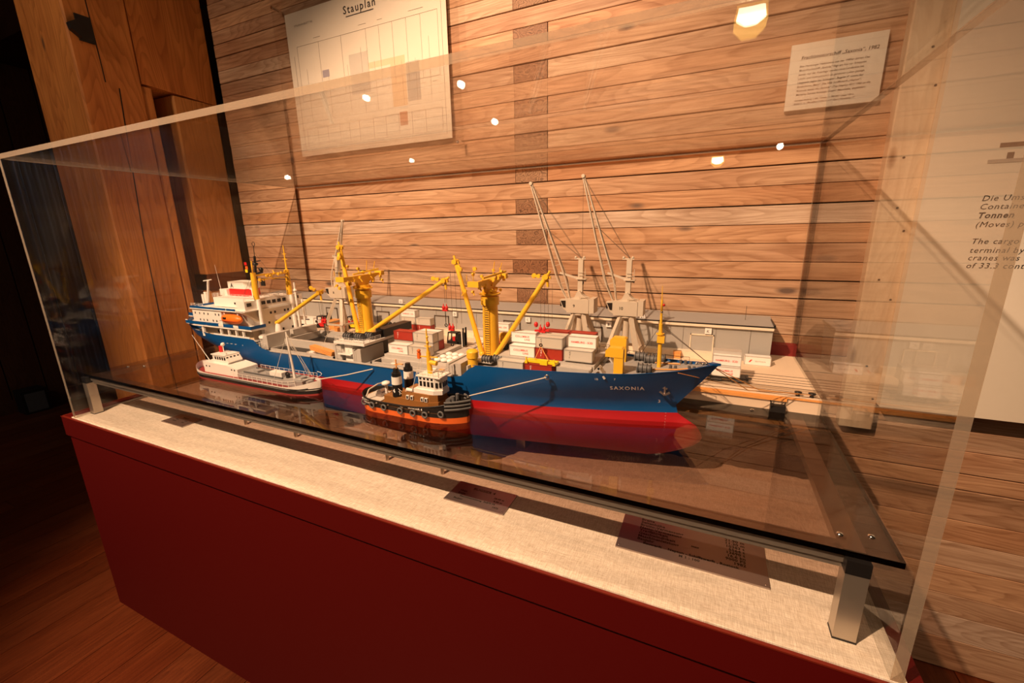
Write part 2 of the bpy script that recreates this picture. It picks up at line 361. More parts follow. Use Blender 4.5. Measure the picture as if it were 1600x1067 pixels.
# --- dark room to the left
wl=thing('wall_left',None,None,(-482,0,ZFLOOR)); wl['kind']='structure'
part('backing',B().box(-498,-484,-420,420,ZFLOOR,260),BLACK,wl)
y=-420
while y<400:
    part('plank',B().box(-484.5,-482-random.uniform(0,.5),y+.3,y+19.5,ZFLOOR,260),DARKW,wl); y+=20
struct('baseboard_left',B().box(-482,-479.5,-420,190,ZFLOOR,ZFLOOR+9).box(-482,-480.5,-420,190,ZFLOOR+9,ZFLOOR+10),DARKW)
struct('wall_far',B().box(-820,-244,330,340,ZFLOOR,300),BLACK); struct('wall_front',B().box(-500,330,-640,-632,ZFLOOR,300),DARKW)
struct('trim_2',B().box(-482,-472,190,203,ZFLOOR,260),DARKW)
sl=solo('light_strip',B().box(-731,-729.6,329.2,330,-15,200),glow('blue_slit',(.12,.45,.75),.5),'thin dim blue vertical strip of light in the dark room beyond the post','light')
solo('ceiling_beam',B().box(-520,-244,150,182,165,200),DARKW,'dark brown ceiling beam in the shadows at the top left','beam')
bx=thing('floor_speaker','small black box on the floor against the dark panelled wall','box',(-470,127,ZFLOOR))
part('case',B().box(-478,-464,120,134,ZFLOOR,ZFLOOR+18),BLK,bx); part('grille',B().box(-463.9,-463.6,121.5,132.5,ZFLOOR+1.5,ZFLOOR+16),DGREY,bx)

# ================================================================ WALL GRAPHICS
pp=thing('stowage_plan','large framed paper plan headed Stauplan, pinned on the plank wall','poster',(-124,YW-2,70))
part('sheet',B().box(-160.7,-86.5,YW-2.2,YW-2,71.2,122.8),PAPER,pp)
b=B()
def ln(x0,z0,x1,z1,t=.12): b.beam((x0,YW-2.24,z0),(x1,YW-2.24,z1),t,.03) if abs(x1-x0)>abs(z1-z0) else b.box(min(x0,x1)-t/2,max(x0,x1)+t/2,YW-2.26,YW-2.22,min(z0,z1),max(z0,z1))
for z in (111,91.5,81.5,74.2): ln(-156,z,-90,z,.14)
for i,xx in enumerate([-156,-150,-144.5,-138,-133,-128,-121,-115,-109,-103,-97,-90]):
    ln(xx,74.2,xx,81.5,.1)
    if i%2==0 or i>6: ln(xx,91.5,xx,111,.08)
for xx in (-152,-141,-131,-124,-118,-106,-100,-94): ln(xx,84,xx,106-random.random()*8,.06)
ln(-158,72.8,-88.5,72.8,.1); ln(-88.5,72.8,-88.5,120,.1); ln(-158,72.8,-158,108,.1)
for i in range(26):
    xx=-150+random.random()*58; zz=random.choice([79.5,80.2,78.4,89,90,112.6,76]); ln(xx,zz,xx+random.uniform(1.5,4),zz,.16)
part('ruled_lines',b,TXG,pp)
for nm,(x0,x1,z0,z1),c in (('orange_block',(-111,-104.5,84,100),(.82,.62,.42)),('orange_block',(-121,-111,98,100),(.84,.64,.44)),('grey_block',(-104.2,-98.5,85,97.5),(.55,.50,.44)),('grey_block',(-130,-121,90.5,104),(.66,.60,.52)),('blue_block',(-144,-140.5,98.5,101),(.40,.36,.42)),('red_block',(-108.5,-105,77.5,82),(.62,.34,.22))):
    part(nm,B().box(x0,x1,YW-2.23,YW-2.205,z0,z1),paint(nm+'_print',c,.8),pp)
text('Stauplan',3.6,TXB,pp,(-123,YW-2.27,117.2),space=1.25,bold=.05)
part('underline',B().box(-129.5,-116.5,YW-2.27,YW-2.22,116.1,116.4),TXB,pp)
text('STAUPLAN-BLATT NR.',1.0,TXG,pp,(-156,YW-2.27,117.8),align='l')
pg=clear('poster_glass',(.97,.96,.95))
part('glass_sheet',B().box(-165.3,-81,YW-4.2,YW-3.8,66.8,127),pg,pp,kind=None)
for xx,zz in ((-163.8,125),(-163.8,68.6),(-82.6,69)):
    part('standoff_bolt',B().cyl((xx,YW-5.2,zz),(xx,YW,zz),.55,n=12),CHROME,pp)
sg=thing('info_sign','small cream text card high on the planks beside the pale stud','sign',(23.4,YW-1.2,67.6))
part('card',B().box(13.8,33.2,YW-1.4,YW-.4,67.6,82.6),PAPER,sg)
text('Frachtmotorschiff „Saxonia“, 1982',1.12,TXB,sg,(16.2,YW-1.44,79.0),align='l',bold=.012,shear=.15)
for i_,tx_ in enumerate(('Eine Hamburger Hafenszene aus den 1980er Jahren: Das','Motorfrachtschiff „Saxonia“ liegt am Kai vor Schuppen','bereit. Auf der Kaianlage werden zwei Landkräne bei','Lösch- und Ladeoperation an gestauten Luken gezeigt.','Längsseits liegen der Schlepper „Bugsier 4“ sowie das','Bunkerboot „Mary“. Die VEB Schiffswerft „Neptun“,','Rostock, baute die „Saxonia“ (Typ Neptun 421) 1982 an die','Maritime Service Konzept GmbH, Mannheim, abgeliefert.')):
    text(tx_,.62,TXG,sg,(16.0,YW-1.44,77.3-.92*i_),align='l',shear=.15,bold=.012)
for i_,tx_ in enumerate(('Damalige Meldung: 1.300, Tonnen: 11.300 BRT, Länge 158 m,','Breite 21 m. | Modellbau: 1:100, H. u. P. Kliem, Rosenberg, 17')): text(tx_,.5,TXG,sg,(15.8,YW-1.44,69.6-.75*i_),align='l',shear=.15,bold=.01)
rp=thing('text_panel','large cream wall panel with German and English text at the right edge','panel',(110,YW-5,-8))
part('board',B().box(43.7,210,YW-6.2,YW-3.4,-8,190),PANELM,rp)
part('batten',B().box(45,208,YW-4.6,YW-.2,-5,2),DARKW,rp)
T=YW-6.26
for tx_,zz_,bo_ in (('Die Umschlagleistung der',43.3,0),('Containerbrücken liegt bei',41.5,0),('(Moves) pro Stunde im Schnitt.',37.6,0),('The cargo handled at the',33.9,0),('terminal by the three',31.9,0),('cranes was an average',30.2,0),('of 33.3 containers.',28.4,0)):
    text(tx_,1.75,TXB,rp,(54.2,T,zz_),align='l',shear=.2,space=1.12)
text('Tonnen',1.75,TXB,rp,(54.2,T,39.6),align='l',shear=.2,bold=.05,space=1.12); text('[33 Container]',1.75,TXB,rp,(62.2,T,39.6),align='l',shear=.2)
b=B().box(55,84,T-.01,T+.03,54.4,55.3).beam((60.2,T,54.6),(59.4,T,52.0),.65,.05).box(76,77.2,T-.01,T+.03,52,54.5)
part('crane_drawing',b,TXG,rp); part('truck_drawing',B().box(56.5,57.6,T-.01,T+.03,52.0,53.3),TXG,rp); part('drawing_base',B().box(53.6,90,T-.01,T+.03,51.2,52.0),paint('grey_wash',(.5,.42,.34),.8),rp)

# ================================================================ DISPLAY CASE
X0,X1,Y0,Y1=-169.2,24.1,52.7,141.2; ZT=60.5
pl=thing('display_plinth','long dark red plinth under the acrylic case, linen covered top','plinth',(-75,95,ZFLOOR))
part('upper_band',B().box(-175.6,26.5,52,141.5,-19.0,-12.95),PLINTH,pl)
part('body_panel',B().box(-174.6,26.2,52.5,141.5,-81.7,-19.45),PLINTH,pl)
part('shadow_gap',B().box(-173.6,25.6,53.6,141.4,-19.5,-18.9),BLACK,pl)
part('kick_base',B().box(-169,24,56.5,140,ZFLOOR,-81.7),BLK,pl)
part('top_edge',B().box(-175.6,26.5,51.95,52.5,-12.98,-12.75).box(-175.65,-175.2,52,141.5,-12.98,-12.75),REDEDGE,pl)
part('linen_top',B().box(-170.5,24.6,52.6,141.4,-13.0,ZFAB),LINEN,pl)
ca=thing('acrylic_cover','clear acrylic box cover standing over the model harbour','display case',(-72,97,ZFAB))
t=1.2
part('front_pane',B().box(X0+t,X1-t,Y0,Y0+t,ZFAB,ZT-t),ACR,ca)
part('left_pane',B().box(X0,X0+t,Y0,Y1,ZFAB,ZT-t),ACR,ca)
part('right_pane',B().box(X1-t,X1,Y0,Y1,ZFAB,ZT-t),ACR,ca)
part('top_pane',B().box(X0,X1,Y0,Y1,ZT-t,ZT),ACR,ca)
e=.04
part('polished_edge',B().box(X0,X1,Y0-e,Y0,ZT-t,ZT),ACRE,ca)
part('polished_edge',B().box(X1-t,X1,Y0-e,Y0,ZFAB,ZT-t),ACRE,ca)
part('polished_edge',B().box(X0,X0+t,Y0-e,Y0,ZFAB,ZT-t),ACRE,ca)
part('polished_edge',B().box(X1,X1+e,Y0,Y1,ZT-t,ZT),ACRE,ca)
part('polished_edge',B().box(X0-e,X0,Y0,Y1,ZT-t,ZT),ACRE,ca)
ACRD=clear('acrylic_rear_edge',(.62,.47,.36))  # rear pane edges; the dark tint also stands in for their shadow lines
part('rear_edge',B().box(X0,X1,Y1-.1,Y1+.3,ZT-1.2,ZT),ACRD,ca); part('rear_edge',B().box(X1-1.1,X1,Y1-.1,Y1+.3,ZFAB,ZT-1.2),ACRD,ca); part('rear_edge',B().box(X0,X0+1.1,Y1-.1,Y1+.3,ZFAB,ZT-1.2),ACRD,ca)
part('glue_line',B().box(X1-t-.1,X1-t,Y0+t,Y1,ZT-t-.1,ZT-t).box(X0+t,X0+t+.1,Y0+t,Y1,ZT-t-.1,ZT-t).box(X1-t-.1,X1-t,Y1-.1,Y1,ZFAB,ZT-t).box(X0+t,X1-t,Y1-.3,Y1,ZT-t-.25,ZT-t),ACRE,ca)
# smoked sheet table
tb=thing('smoked_sheet_table','smoked acrylic sheet on a satin metal frame, serving as the water','table',(-72,95,ZFAB))
sx0,sx1,sy0,sy1=-168.0,23.7,57.2,102.0
def notched(b,z0,z1): b.box(sx0,sx1,sy0,sy1,z0,z1)
b=B(); b.box(sx0,sx1,sy0,sy1+38,-.8,0); part('smoked_sheet',b,SMOKE,tb)
part('sheet_edge',B().box(sx0,sx1,sy0-.05,sy0,-.8,0).box(sx1,sx1+.05,sy0,sy1+38,-.8,0),SMOKEE,tb)
part('front_rail',B().box(-167.8,18.1,57.6,60.4,-2.1,-.82),ALU,tb)
part('front_rail_lip',B().box(-167.8,18.1,57.9,60.4,-3.0,-2.3).box(-167.8,18.1,58.2,60.2,-2.3,-2.1),ALU,tb)
part('side_rail',B().box(17.8,20.5,58.2,130,-2.2,-.84),ALU,tb); part('side_rail',B().box(-167.8,-165.4,58.2,130,-2.2,-.84),ALU,tb)
for (a,c) in ((-168.6,-166.2),(18.1,20.55)):
    b=B().box(a,c,56.4,58.6,ZFAB,-.85); part('leg',b,ALU,tb)
    part('leg',B().box(a,c,128,130.2,ZFAB,-.85),ALU,tb)
    part('leg_cap',B().box(a-.04,c+.04,56.36,58.64,-2.7,-.83),BLK,tb)
    part('foot_pad',B().box(a-.05,c+.05,56.35,58.65,ZFAB,ZFAB+.25),BLK,tb)
for xx in (-115.5,-95.5,-65,-49.7): part('support_rod',B().cyl((xx,69.6,ZFAB),(xx,69.6,-5.8),.42,n=12),ALU,tb)
for xx,yy in ((18.0,60.2),(21.5,61.2),(10.8,100.2),(-163.5,66),(-159.5,68.5)):
    part('screw_head',B().lathe((xx,yy,0),[(.42,0),(.42,.12),(.3,.25),(.05,.3)],12),CHROME,tb)
# thin dark layer on the linen under the quay, ragged front edge
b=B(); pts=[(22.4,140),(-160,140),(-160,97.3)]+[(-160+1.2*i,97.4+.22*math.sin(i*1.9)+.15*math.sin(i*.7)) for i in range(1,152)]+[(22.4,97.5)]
b.prism(pts,'z',ZFAB+.02,ZFAB+.12); solo('dark_layer',b,linen('dark_weave',(.13,.10,.085),(.08,.06,.05)),'thin dark layer on the linen beneath the quay, seen through the smoked sheet','cloth')
# plaques
def plaque(x0,x1,y0,y1,label,lines,ts):
    p=thing('steel_plaque',label,'plaque',((x0+x1)/2,(y0+y1)/2,ZFAB),'engraved steel plaques on the linen')
    part('plate',B().box(x0,x1,y0,y1,ZFAB,ZFAB+.28),STEEL,p)
    for a in (x0+.5,x1-.5):
        for c in (y0+.5,y1-.5): part('pin',B().cyl((a,c,ZFAB+.28),(a,c,ZFAB+.36),.11,n=8),CHROME,p)
    for s,xx,yy,al,sz in lines: text(s,sz,TXB,p,(xx,yy,ZFAB+.30),up=(0,1,0),align=al,bold=.03,space=1.08)
    return p
plaque(-140.6,-130.4,61.2,66.6,'small engraved steel plaque at the left end of the linen',[('MARY',-135.5,64.8,'c',.9),('Länge                50 m',-135.5,63.7,'c',.55),('Baujahr             1960',-135.5,62.8,'c',.55)],0)
plaque(-44.3,-31.2,61.8,68.4,'medium engraved steel plaque halfway along the linen, half in the rail shadow',[('BUGSIER 4',-37.8,66.6,'c',1.0),('Länge',-42.6,65.4,'l',.62),('28.00 m',-32.8,65.4,'r',.62),('Breite',-42.6,64.5,'l',.62),('8.80 m',-32.8,64.5,'r',.62),('Maschinenleistung  2x870 PS',-37.8,63.6,'c',.62),('Baujahr',-42.6,62.7,'l',.62),('1975',-32.8,62.7,'r',.62)],0)
L_=[('Länge','149.70 m'),('Breite','21.90 m'),('Seitenhöhe','11.30 m'),('Brutto-Vermessung','10383 t'),('Netto-Vermessung','5564 t'),('Tragfähigkeit','13690 t'),('Geschwindigkeit','16.6 kn'),('Maschinenleistung','9000 PS'),('Baujahr','1982')]
ll=[]
for i,(a,c) in enumerate(L_):
    yy=71.0-.76*i; ll+=[(a,-7.4,yy,'l',.82),(c,8.9,yy,'r',.82)]
ll+=[('max',1.6,71-.76*6,'c',.66),('Bauwerft    Neptun - Schiffswerft , Rostock',.8,71-.76*9.05,'c',.74),('M 1 : 100',.8,71-.76*10.1,'c',.74)]
plaque(-10.5,11.8,61.85,72.3,'largest engraved steel plaque, at the right end of the linen',ll,0)

#ENDSETTING
# ================================================================ QUAY
ZQ=3.3
q=thing('quay_wall','long beige model quay behind the ships','quay',(-80,118,0))
part('slab',B().box(-188,23.4,102.2,140.4,0.02,ZQ),QUAYM,q)
b=B()
for yy in (103.4,105.6,108.4,110.8,112.6,114.6,117.0): b.box(-188,23.3,yy,yy+.14,ZQ,ZQ+.08)
part('crane_rails',b,WIRE,q,kind='stuff')
part('edge_timber',B().box(-110,17.2,101.7,102.3,2.3,3.0),TIMB,q); part('edge_timber',B().box(-110,23.4,101.9,102.2,2.9,3.28),TIMB,q)
for xx in (15.6,):
    b=B().box(14.2,17.0,100.6,102.1,.05,1.5); part('fender_box',b,BLK,q)
    part('hanger',B().tube([(14.4,101.9,1.4),(14.0,102,3.0)],.09),BLK,q); part('hanger',B().tube([(16.8,101.9,1.4),(17.3,102,3.0)],.09),BLK,q)
for xx in (-60,-30,19.3,21.8): part('bollard',B().lathe((xx,103.6,ZQ),[(.45,0),(.35,.35),(.35,.6),(.7,.7),(.7,.95),(.3,1.05)],12),BLK,q)
part('brick_block',B().box(15.6,23.6,137.2,140.4,ZQ,6.4),paint('brick_red',(.20,.012,.01),.6),q)
# warehouse
wh=thing('warehouse','long grey model warehouse with cream ledges along the quay','building',(-84,133,ZQ))
part('wall',B().box(-186,16.3,128,139,ZQ,12.4),WHSE,wh)
part('loading_ledge',B().box(-186,6.2,125.6,128,ZQ,5.2),WHCREAM,wh)
part('cornice',B().box(-186,16.4,127.2,128.4,12.2,12.9),WHCREAM,wh)
part('roof',B().prism([(127.4,12.9),(140,13.4),(140,13.9),(127.4,13.2)],'x',-186.3,16.6),ROOFM,wh)
part('roof_edge',B().box(-186.3,16.7,127.2,127.5,12.9,13.25).box(16.3,16.7,127.4,140,13.1,13.7),BLK,wh)
for i,xx in enumerate((-3.4,-34.5,-62,-90,-117,-144)):
    d=part('door',B().box(xx,xx+5.6,127.8,128.05,4.0,9.6),WHSE,wh)
    part('door_frame',B().box(xx-.25,xx,127.6,128.1,ZQ,9.9).box(xx+5.6,xx+5.85,127.6,128.1,ZQ,9.9).box(xx-.25,xx+5.85,127.6,128.1,9.6,9.9),WIRE if i else WHCREAM,d)
b=B()
for i in range(24):
    xx=-182+i*8.4; b.box(xx,xx+.05,127.9,128,5.2,12.2)
part('wall_seams',b,WIRE,wh,kind='stuff')
for i,(xx,zz,s) in enumerate(((0,11,'K'),(-27.5,11,'B'),(-54,10.7,'C'),(-82,10.9,'D'),(-107,13.9,'22'),(-18,13.7,'21'))):
    sgn=part('number_sign',B().box(xx,xx+1.7,127.2 if zz<12 else 129,127.6 if zz<12 else 129.3,zz-.8,zz+.8),CWHITE,wh)
    text(s,1.1,TXB,sgn,(xx+.85,127.15 if zz<12 else 128.95,zz-.4))
part('roof_pole',B().cyl((10,134,13.4),(10,134,17.5),.06,n=6),WIRE,wh)
# ================================================================ CONTAINERS (6.1 x 2.44 x 2.4)
CX,CY,CZ=6.1,2.44,2.4
def container(key):
    col={'white':CWHITE,'grey':CGREY,'red':CRED}[key.split('_')[0]]
    t=thing('shipping_container','x','container',(0,0,0))
    part('body',B().box(-CX/2+.06,CX/2-.06,-CY/2+.05,CY/2-.05,.06,CZ-.06),col,t)
    b=B(); e=.16; X,Y=CX/2,CY/2
    for sy in (-1,1):
        for z in (0,CZ-e): b.box(-X,X,sy*Y-(e if sy>0 else 0),sy*Y+(e if sy<0 else 0),z,z+e)
    for sx in (-1,1):
        for z in (0,CZ-e): b.box(sx*X-(e if sx>0 else 0),sx*X+(e if sx<0 else 0),-Y,Y,z,z+e)
        for sy in (-1,1): b.box(sx*X-(e if sx>0 else 0),sx*X+(e if sx<0 else 0),sy*Y-(e if sy>0 else 0),sy*Y+(e if sy<0 else 0),0,CZ)
    part('frame',b,{'white':LGREY,'grey':paint('cg_frame',(.40,.38,.35),.5),'red':paint('cr_frame',(.28,.03,.02),.5)}[key.split('_')[0]],t)
    y=-CY/2+.03
    if key=='white_two': text('COLUMBUS',.62,TXR,t,(-.3,y,1.22),bold=.012,space=1.1); text('LINE',.62,TXR,t,(.9,y,.55),bold=.012,space=1.1)
    elif key=='white_one': text('HAMBURG - SÜD',.62,TXR,t,(0,y,.95),bold=.012,space=1.0)
    elif key=='white_logo':
        part('logo',B().prism([(-2.1,.8),(-1.7,.8),(-1.2,1.5),(-1.6,1.5)],'y',y-.02,y),TXR,t); text('SEATRAIN',.5,TXG,t,(.6,y,.95),space=1.1)
    elif key=='grey_cti': text('C\nT\nI',.55,TXB,t,(-1.7,y,1.65),line=1.0,bold=.01)
    elif key=='red_cti': text('C\nT\nI',.55,TXW,t,(-1.7,y,1.65),line=1.0,bold=.01)
    return t
proto={}
def put(key,x,yf,z,label,group,rz=0):
    """x = left end, yf = near face, z = underside (cm)"""
    base=(x+CX/2,yf+CY/2,z)
    if key not in proto:
        t=container(key); proto[key]=t; t.location=W(*base); t.rotation_euler=(0,0,rz); t['label']=label
    else: t=dup(proto[key],base,label,rz)
    t['group']=group; return t
G1='containers on the foredeck'; G2='containers on the midship hatch'; G3='containers on the quay'; 
put('grey_cti',-40.7,79.9,9.15,'grey container against the blue bulwark, left of the red one under the yellow spreader',G1)
put('red_cti',-34.2,79.9,9.15,'red container under the yellow spreader',G1)
put('white_two',-39.5,83.6,11.75,'white container with red lettering, lower of the white pair right of the forward derrick',G1)
put('white_two',-40.2,86.3,14.2,'white container with red lettering, upper of the white pair right of the forward derrick',G1)
put('red_cti',-33.2,83.6,11.75,'red container under a grey one, behind the yellow spreader',G1)
put('grey_cti',-33.2,83.6,14.2,'grey container on a red one, behind the hanging hook',G1)
put('grey_cti',-26.6,83.1,12.1,'grey container under the white one at the front end of the deck cargo',G1)
put('white_one',-26.4,85.3,14.55,'white container with one red text line, topmost at the front of the deck cargo',G1)
put('grey_plain',-39.5,86.1,11.75,'plain grey container behind the lower white one, beside the derrick',G1)
put('grey_cti',-33.2,86.2,11.75,'grey container hidden behind the red one on the foredeck',G1)
put('grey_cti',-33.2,86.2,14.2,'grey container behind the grey one at the hook',G1)
put('red_plain',-34.2,91.2,13.9,'red container topmost on the far side of the foredeck',G1)
put('red_plain',-28.0,91.2,13.9,'red container beside the topmost far one on the foredeck',G1)
put('grey_plain',-34.2,91.2,11.5,'grey container under the far red ones, left',G1)
put('grey_plain',-28.0,91.2,11.5,'grey container under the far red ones, right',G1)
put('grey_plain',-46.6,94.6,11.2,'grey container on the far side behind the derrick post',G1)
put('white_two',-72.9,82.3,9.35,'white container with red text on the midship hatch, bottom tier, left',G2)
put('grey_cti',-66.7,82.3,9.35,'grey container on the midship hatch, bottom tier, beside the white one',G2)
put('red_cti',-74.3,86.4,11.8,'red container on the midship hatch, upper tier, left',G2)
put('grey_cti',-68.1,86.4,11.8,'grey container on the midship hatch, upper tier, right of the red one',G2)
put('white_plain',-68.1,88.9,11.8,'pale container behind the grey one on the upper tier of the midship hatch',G2)
put('grey_plain',-68.1,86.4,9.35,'grey container under the upper grey one, seen from its end',G2)
put('red_plain',-68.1,88.9,9.35,'red container under the pale one on the midship hatch, seen from its end',G2)
put('grey_plain',-74.3,86.4,9.35,'grey container hidden under the upper red one on the midship hatch',G2)
for i,(k_,x_,z_,l_) in enumerate((('red_plain',-97.8,3.3,'red container at the foot of the quay stack, left'),('red_plain',-91.6,3.3,'red container at the foot of the quay stack, right'),
      ('red_cti',-97.8,5.72,'red container in the second tier of the quay stack, left'),('red_cti',-91.6,5.72,'red container in the second tier of the quay stack, right'),
      ('grey_cti',-97.8,8.14,'grey container in the third tier of the quay stack, left'),('grey_cti',-91.6,8.14,'grey container in the third tier of the quay stack, right'),
      ('white_one',-97.8,10.56,'white container on top of the quay stack behind the midship hatch'))): put(k_,x_,118.4,z_,l_,G3)
for k_,x_,z_,l_ in (('red_cti',-62.5,3.3,'red container on the quay left of the forward derrick, ground tier'),('white_logo',-69.2,3.3,'white container on the quay beside the black reach stacker, ground tier'),
      ('grey_cti',-69.2,5.72,'grey container on the quay on top of the white one beside the black reach stacker'),
      ('white_two',-55.0,5.72,'white container on the quay right of the derrick post, upper tier'),('white_plain',-55.0,3.3,'white container on the quay right of the derrick post, ground tier'),
      ('white_one',-62.5,8.14,'white container on the quay behind the derrick post, third tier'),('grey_plain',-62.5,5.72,'grey container on the quay behind the derrick post, second tier')): put(k_,x_,119.4,z_,l_,G3)
put('white_logo',10.2,124.4,3.3,'white container with a small red logo at the warehouse corner',G3)
put('white_two',2.2,107.2,4.75,'white container on the black railway wagon beyond the bow',G3)
put('white_one',2.2,108.0,7.2,'white container riding on top of the wagon container beyond the bow',G3)
solo('dark_tarpaulin',B().box(2.2,8.3,109.6,112.2,7.2,10.3),LGREY,'grey box load behind the two containers on the wagon','box')
# wagon
wg=thing('railway_wagon','black model railway flat wagon on the quay beyond the bow','wagon',(5.6,109,ZQ))
part('bed',B().box(1.2,9.8,107.3,109.9,4.25,4.72),BLK,wg)
part('buffer_beam',B().box(9.6,10.1,107.2,110,4.1,4.9).box(.9,1.3,107.2,110,4.1,4.9),BLK,wg)
for xx in (2.6,4.0,7.0,8.4):
    for yy in (107.6,109.4): part('wheel',B().cyl((xx,yy,3.95),(xx,yy+.25,3.95),.58,n=14),BLK,wg)
part('bogie',B().box(2.2,4.5,107.4,107.6,3.7,4.2),DGREY,wg); part('bogie',B().box(6.6,8.9,107.4,107.6,3.7,4.2),DGREY,wg)
part('coupling',B().cyl((10.1,108.6,4.4),(10.9,108.6,4.4),.16,n=8),BLK,wg)
# ================================================================ PORTAL CRANES
def crane(X,label,num,tip,withhook=True,Y=110):
    c=thing('portal_crane',label,'crane',(X,Y,ZQ),'beige portal cranes on the quay')
    for sx in (-1,1):
        for sy in (-1,1):
            p0=(X+sx*3.9,Y+sy*4.6,ZQ+.5); p1=(X+sx*3.7,Y+sy*4.6,ZQ+5.2); p2=(X+sx*1.3,Y+sy*1.2,17.2)
            part('leg',B().beam(p0,p1,1.0).beam(p1,p2,1.05,1.05,.95,.95),BEIGE,c)
            part('bogie',B().box(p0[0]-1.1,p0[0]+1.1,p0[1]-.5,p0[1]+.5,ZQ+.08,ZQ+.85),BEIGE,c)
    part('portal_beam',B().beam((X-3.8,Y-4.6,8.6),(X+3.8,Y-4.6,8.6),.6).beam((X-3.8,Y+4.6,8.6),(X+3.8,Y+4.6,8.6),.6).beam((X-3.8,Y-4.6,8.6),(X-3.8,Y+4.6,8.6),.6).beam((X+3.8,Y-4.6,8.6),(X+3.8,Y+4.6,8.6),.6),BEIGE,c)
    part('column',B().cyl((X,Y,8.0),(X,Y,17.3),.85,n=16),BEIGE,c)
    part('slewing_ring',B().cyl((X,Y,17.0),(X,Y,17.6),1.9,n=20),BEIGE,c)
    hs=part('machine_house',B().box(X-3.0,X+2.9,Y-2.1,Y+2.1,17.6,21.2),BEIGE,c)
    part('counterweight',B().box(X+3.0,X+4.3,Y-2.1,Y+2.1,17.7,21.5),BEIGE,c)
    part('cab',B().prism([(X-4.9,21.0),(X-3.0,21.2),(X-3.0,18.0),(X-4.0,18.6)],'y',Y-2.1,Y-.6),BEIGE,c)
    part('cab_window',B().prism([(X-4.62,20.7),(X-3.25,20.8),(X-3.25,18.9),(X-3.9,19.0)],'y',Y-2.16,Y-2.08).prism([(Y-2.0,19.2),(Y-.7,19.2),(Y-.7,20.7),(Y-2.0,20.7)],'x',X-4.8,X-4.55),WINB,c)
    part('gable',B().prism([(X-1.4,21.2),(X+2.4,21.2),(X+.9,22.4),(X+.2,23.4),(X-.5,23.0)],'y',Y-1.4,Y+1.0),BEIGE,c)
    if num: text(num,1.1,TXB,hs,(X-1.0,Y-2.14,19.1),bold=.02)
    part('roof_rail',B().tube([(X+.5,Y-2,21.2),(X+.5,Y-2,22),(X+3,Y-2,22),(X+3,Y-2,21.2)],.09,5),BEIGE,c)
    tw=part('tower',B().beam((X+.1,Y,23),(X+.2,Y,31.4),1.25),BEIGE,c)
    part('tower_head',B().beam((X-1.6,Y,31.6),(X+1.3,Y,31.6),.35).ball((X-1.3,Y,31.9),.35).ball((X+.9,Y,31.9),.35),BEIGE,c)
    part('platform',B().box(X-.9,X+1.8,Y-1.1,Y+1.1,26.3,26.5).tube([(X+1.6,Y-1,26.5),(X+1.6,Y-1,29.2)],.08,5).tube([(X-.3,Y-1,27.4),(X+1.7,Y-1,27.4)],.07,5).tube([(X-.3,Y-1,28.2),(X+1.7,Y-1,28.2)],.07,5),BEIGE,c)
    # lattice jib
    P=Vector((X-3.0,Y,20.6)); Q=Vector(tip); d=(Q-P); a=Vector((d.z,0,-d.x)).normalized() if abs(d.x)>.5 else Vector((1,0,0)); yv=Vector((0,1,0))
    def w_(t): return (.35+ (t/.18)*.8) if t<.18 else 1.15*(1-(t-.18)/.82)+.18*(t-.18)/.82
    b=B(); N=13
    pts=[[P+d*(i/N)+a*sa*w_(i/N)+yv*sy*w_(i/N)*.7 for sa,sy in ((-1,-1),(1,-1),(1,1),(-1,1))] for i in range(N+1)]
    for i in range(N):
        for j in range(4): b.cyl(pts[i][j],pts[i+1][j],.18,n=6)
    part('jib_chords',b,BEIGE,c)
    b=B()
    for i in range(1,N+1):
        for j in range(4):
            if i%2==0: b.cyl(pts[i][j],pts[i][(j+1)%4],.06,n=4)
            if i%2==1 and j==0: b.cyl(pts[i-1][j],pts[i][(j+1)%4],.03,n=4)
    part('jib_lacing',b,BEIGE,c,kind='stuff')
    part('jib_head',B().cyl(Q-yv*.5,Q+yv*.5,.45,n=10),BEIGE,c)
    part('luffing_link',B().beam(P+d*.24,(X+1.6,Y,25.9),.5,.5),BEIGE,c)
    b=B()
    for s_ in (-.4,.4): b.cyl(Q+yv*s_,(X+.2,Y+s_,31.8),.045,n=4); b.cyl(P+d*.62+yv*s_,(X+.4,Y+s_,31.6),.045,n=4)
    part('stay_ropes',b,WIRE,c)
    if withhook:
        hz=25.4; part('hoist_rope',B().cyl((Q.x,Q.y,Q.z),(Q.x+.15,Q.y,hz+.8),.04,n=4),WIRE,c)
        part('hook_block',B().ball((Q.x+.15,Q.y,hz),.55,8,1.4).cyl((Q.x+.15,Q.y,hz-1.3),(Q.x+.15,Q.y,hz-.6),.15,n=6),BLK,c)
    return c
crane(-18.6,'beige portal crane at the right, its long jib raised left, number on its house','10',(-30.6,110,51.7))
crane(-30.9,'beige portal crane left of its twin, right of the forward derrick','9',(-44.6,110,50.8),withhook=False)
crane(-117.5,'beige portal crane behind the aft hatches, its jib turned away','8',(-118.3,116.5,43.6),withhook=False,Y=111)
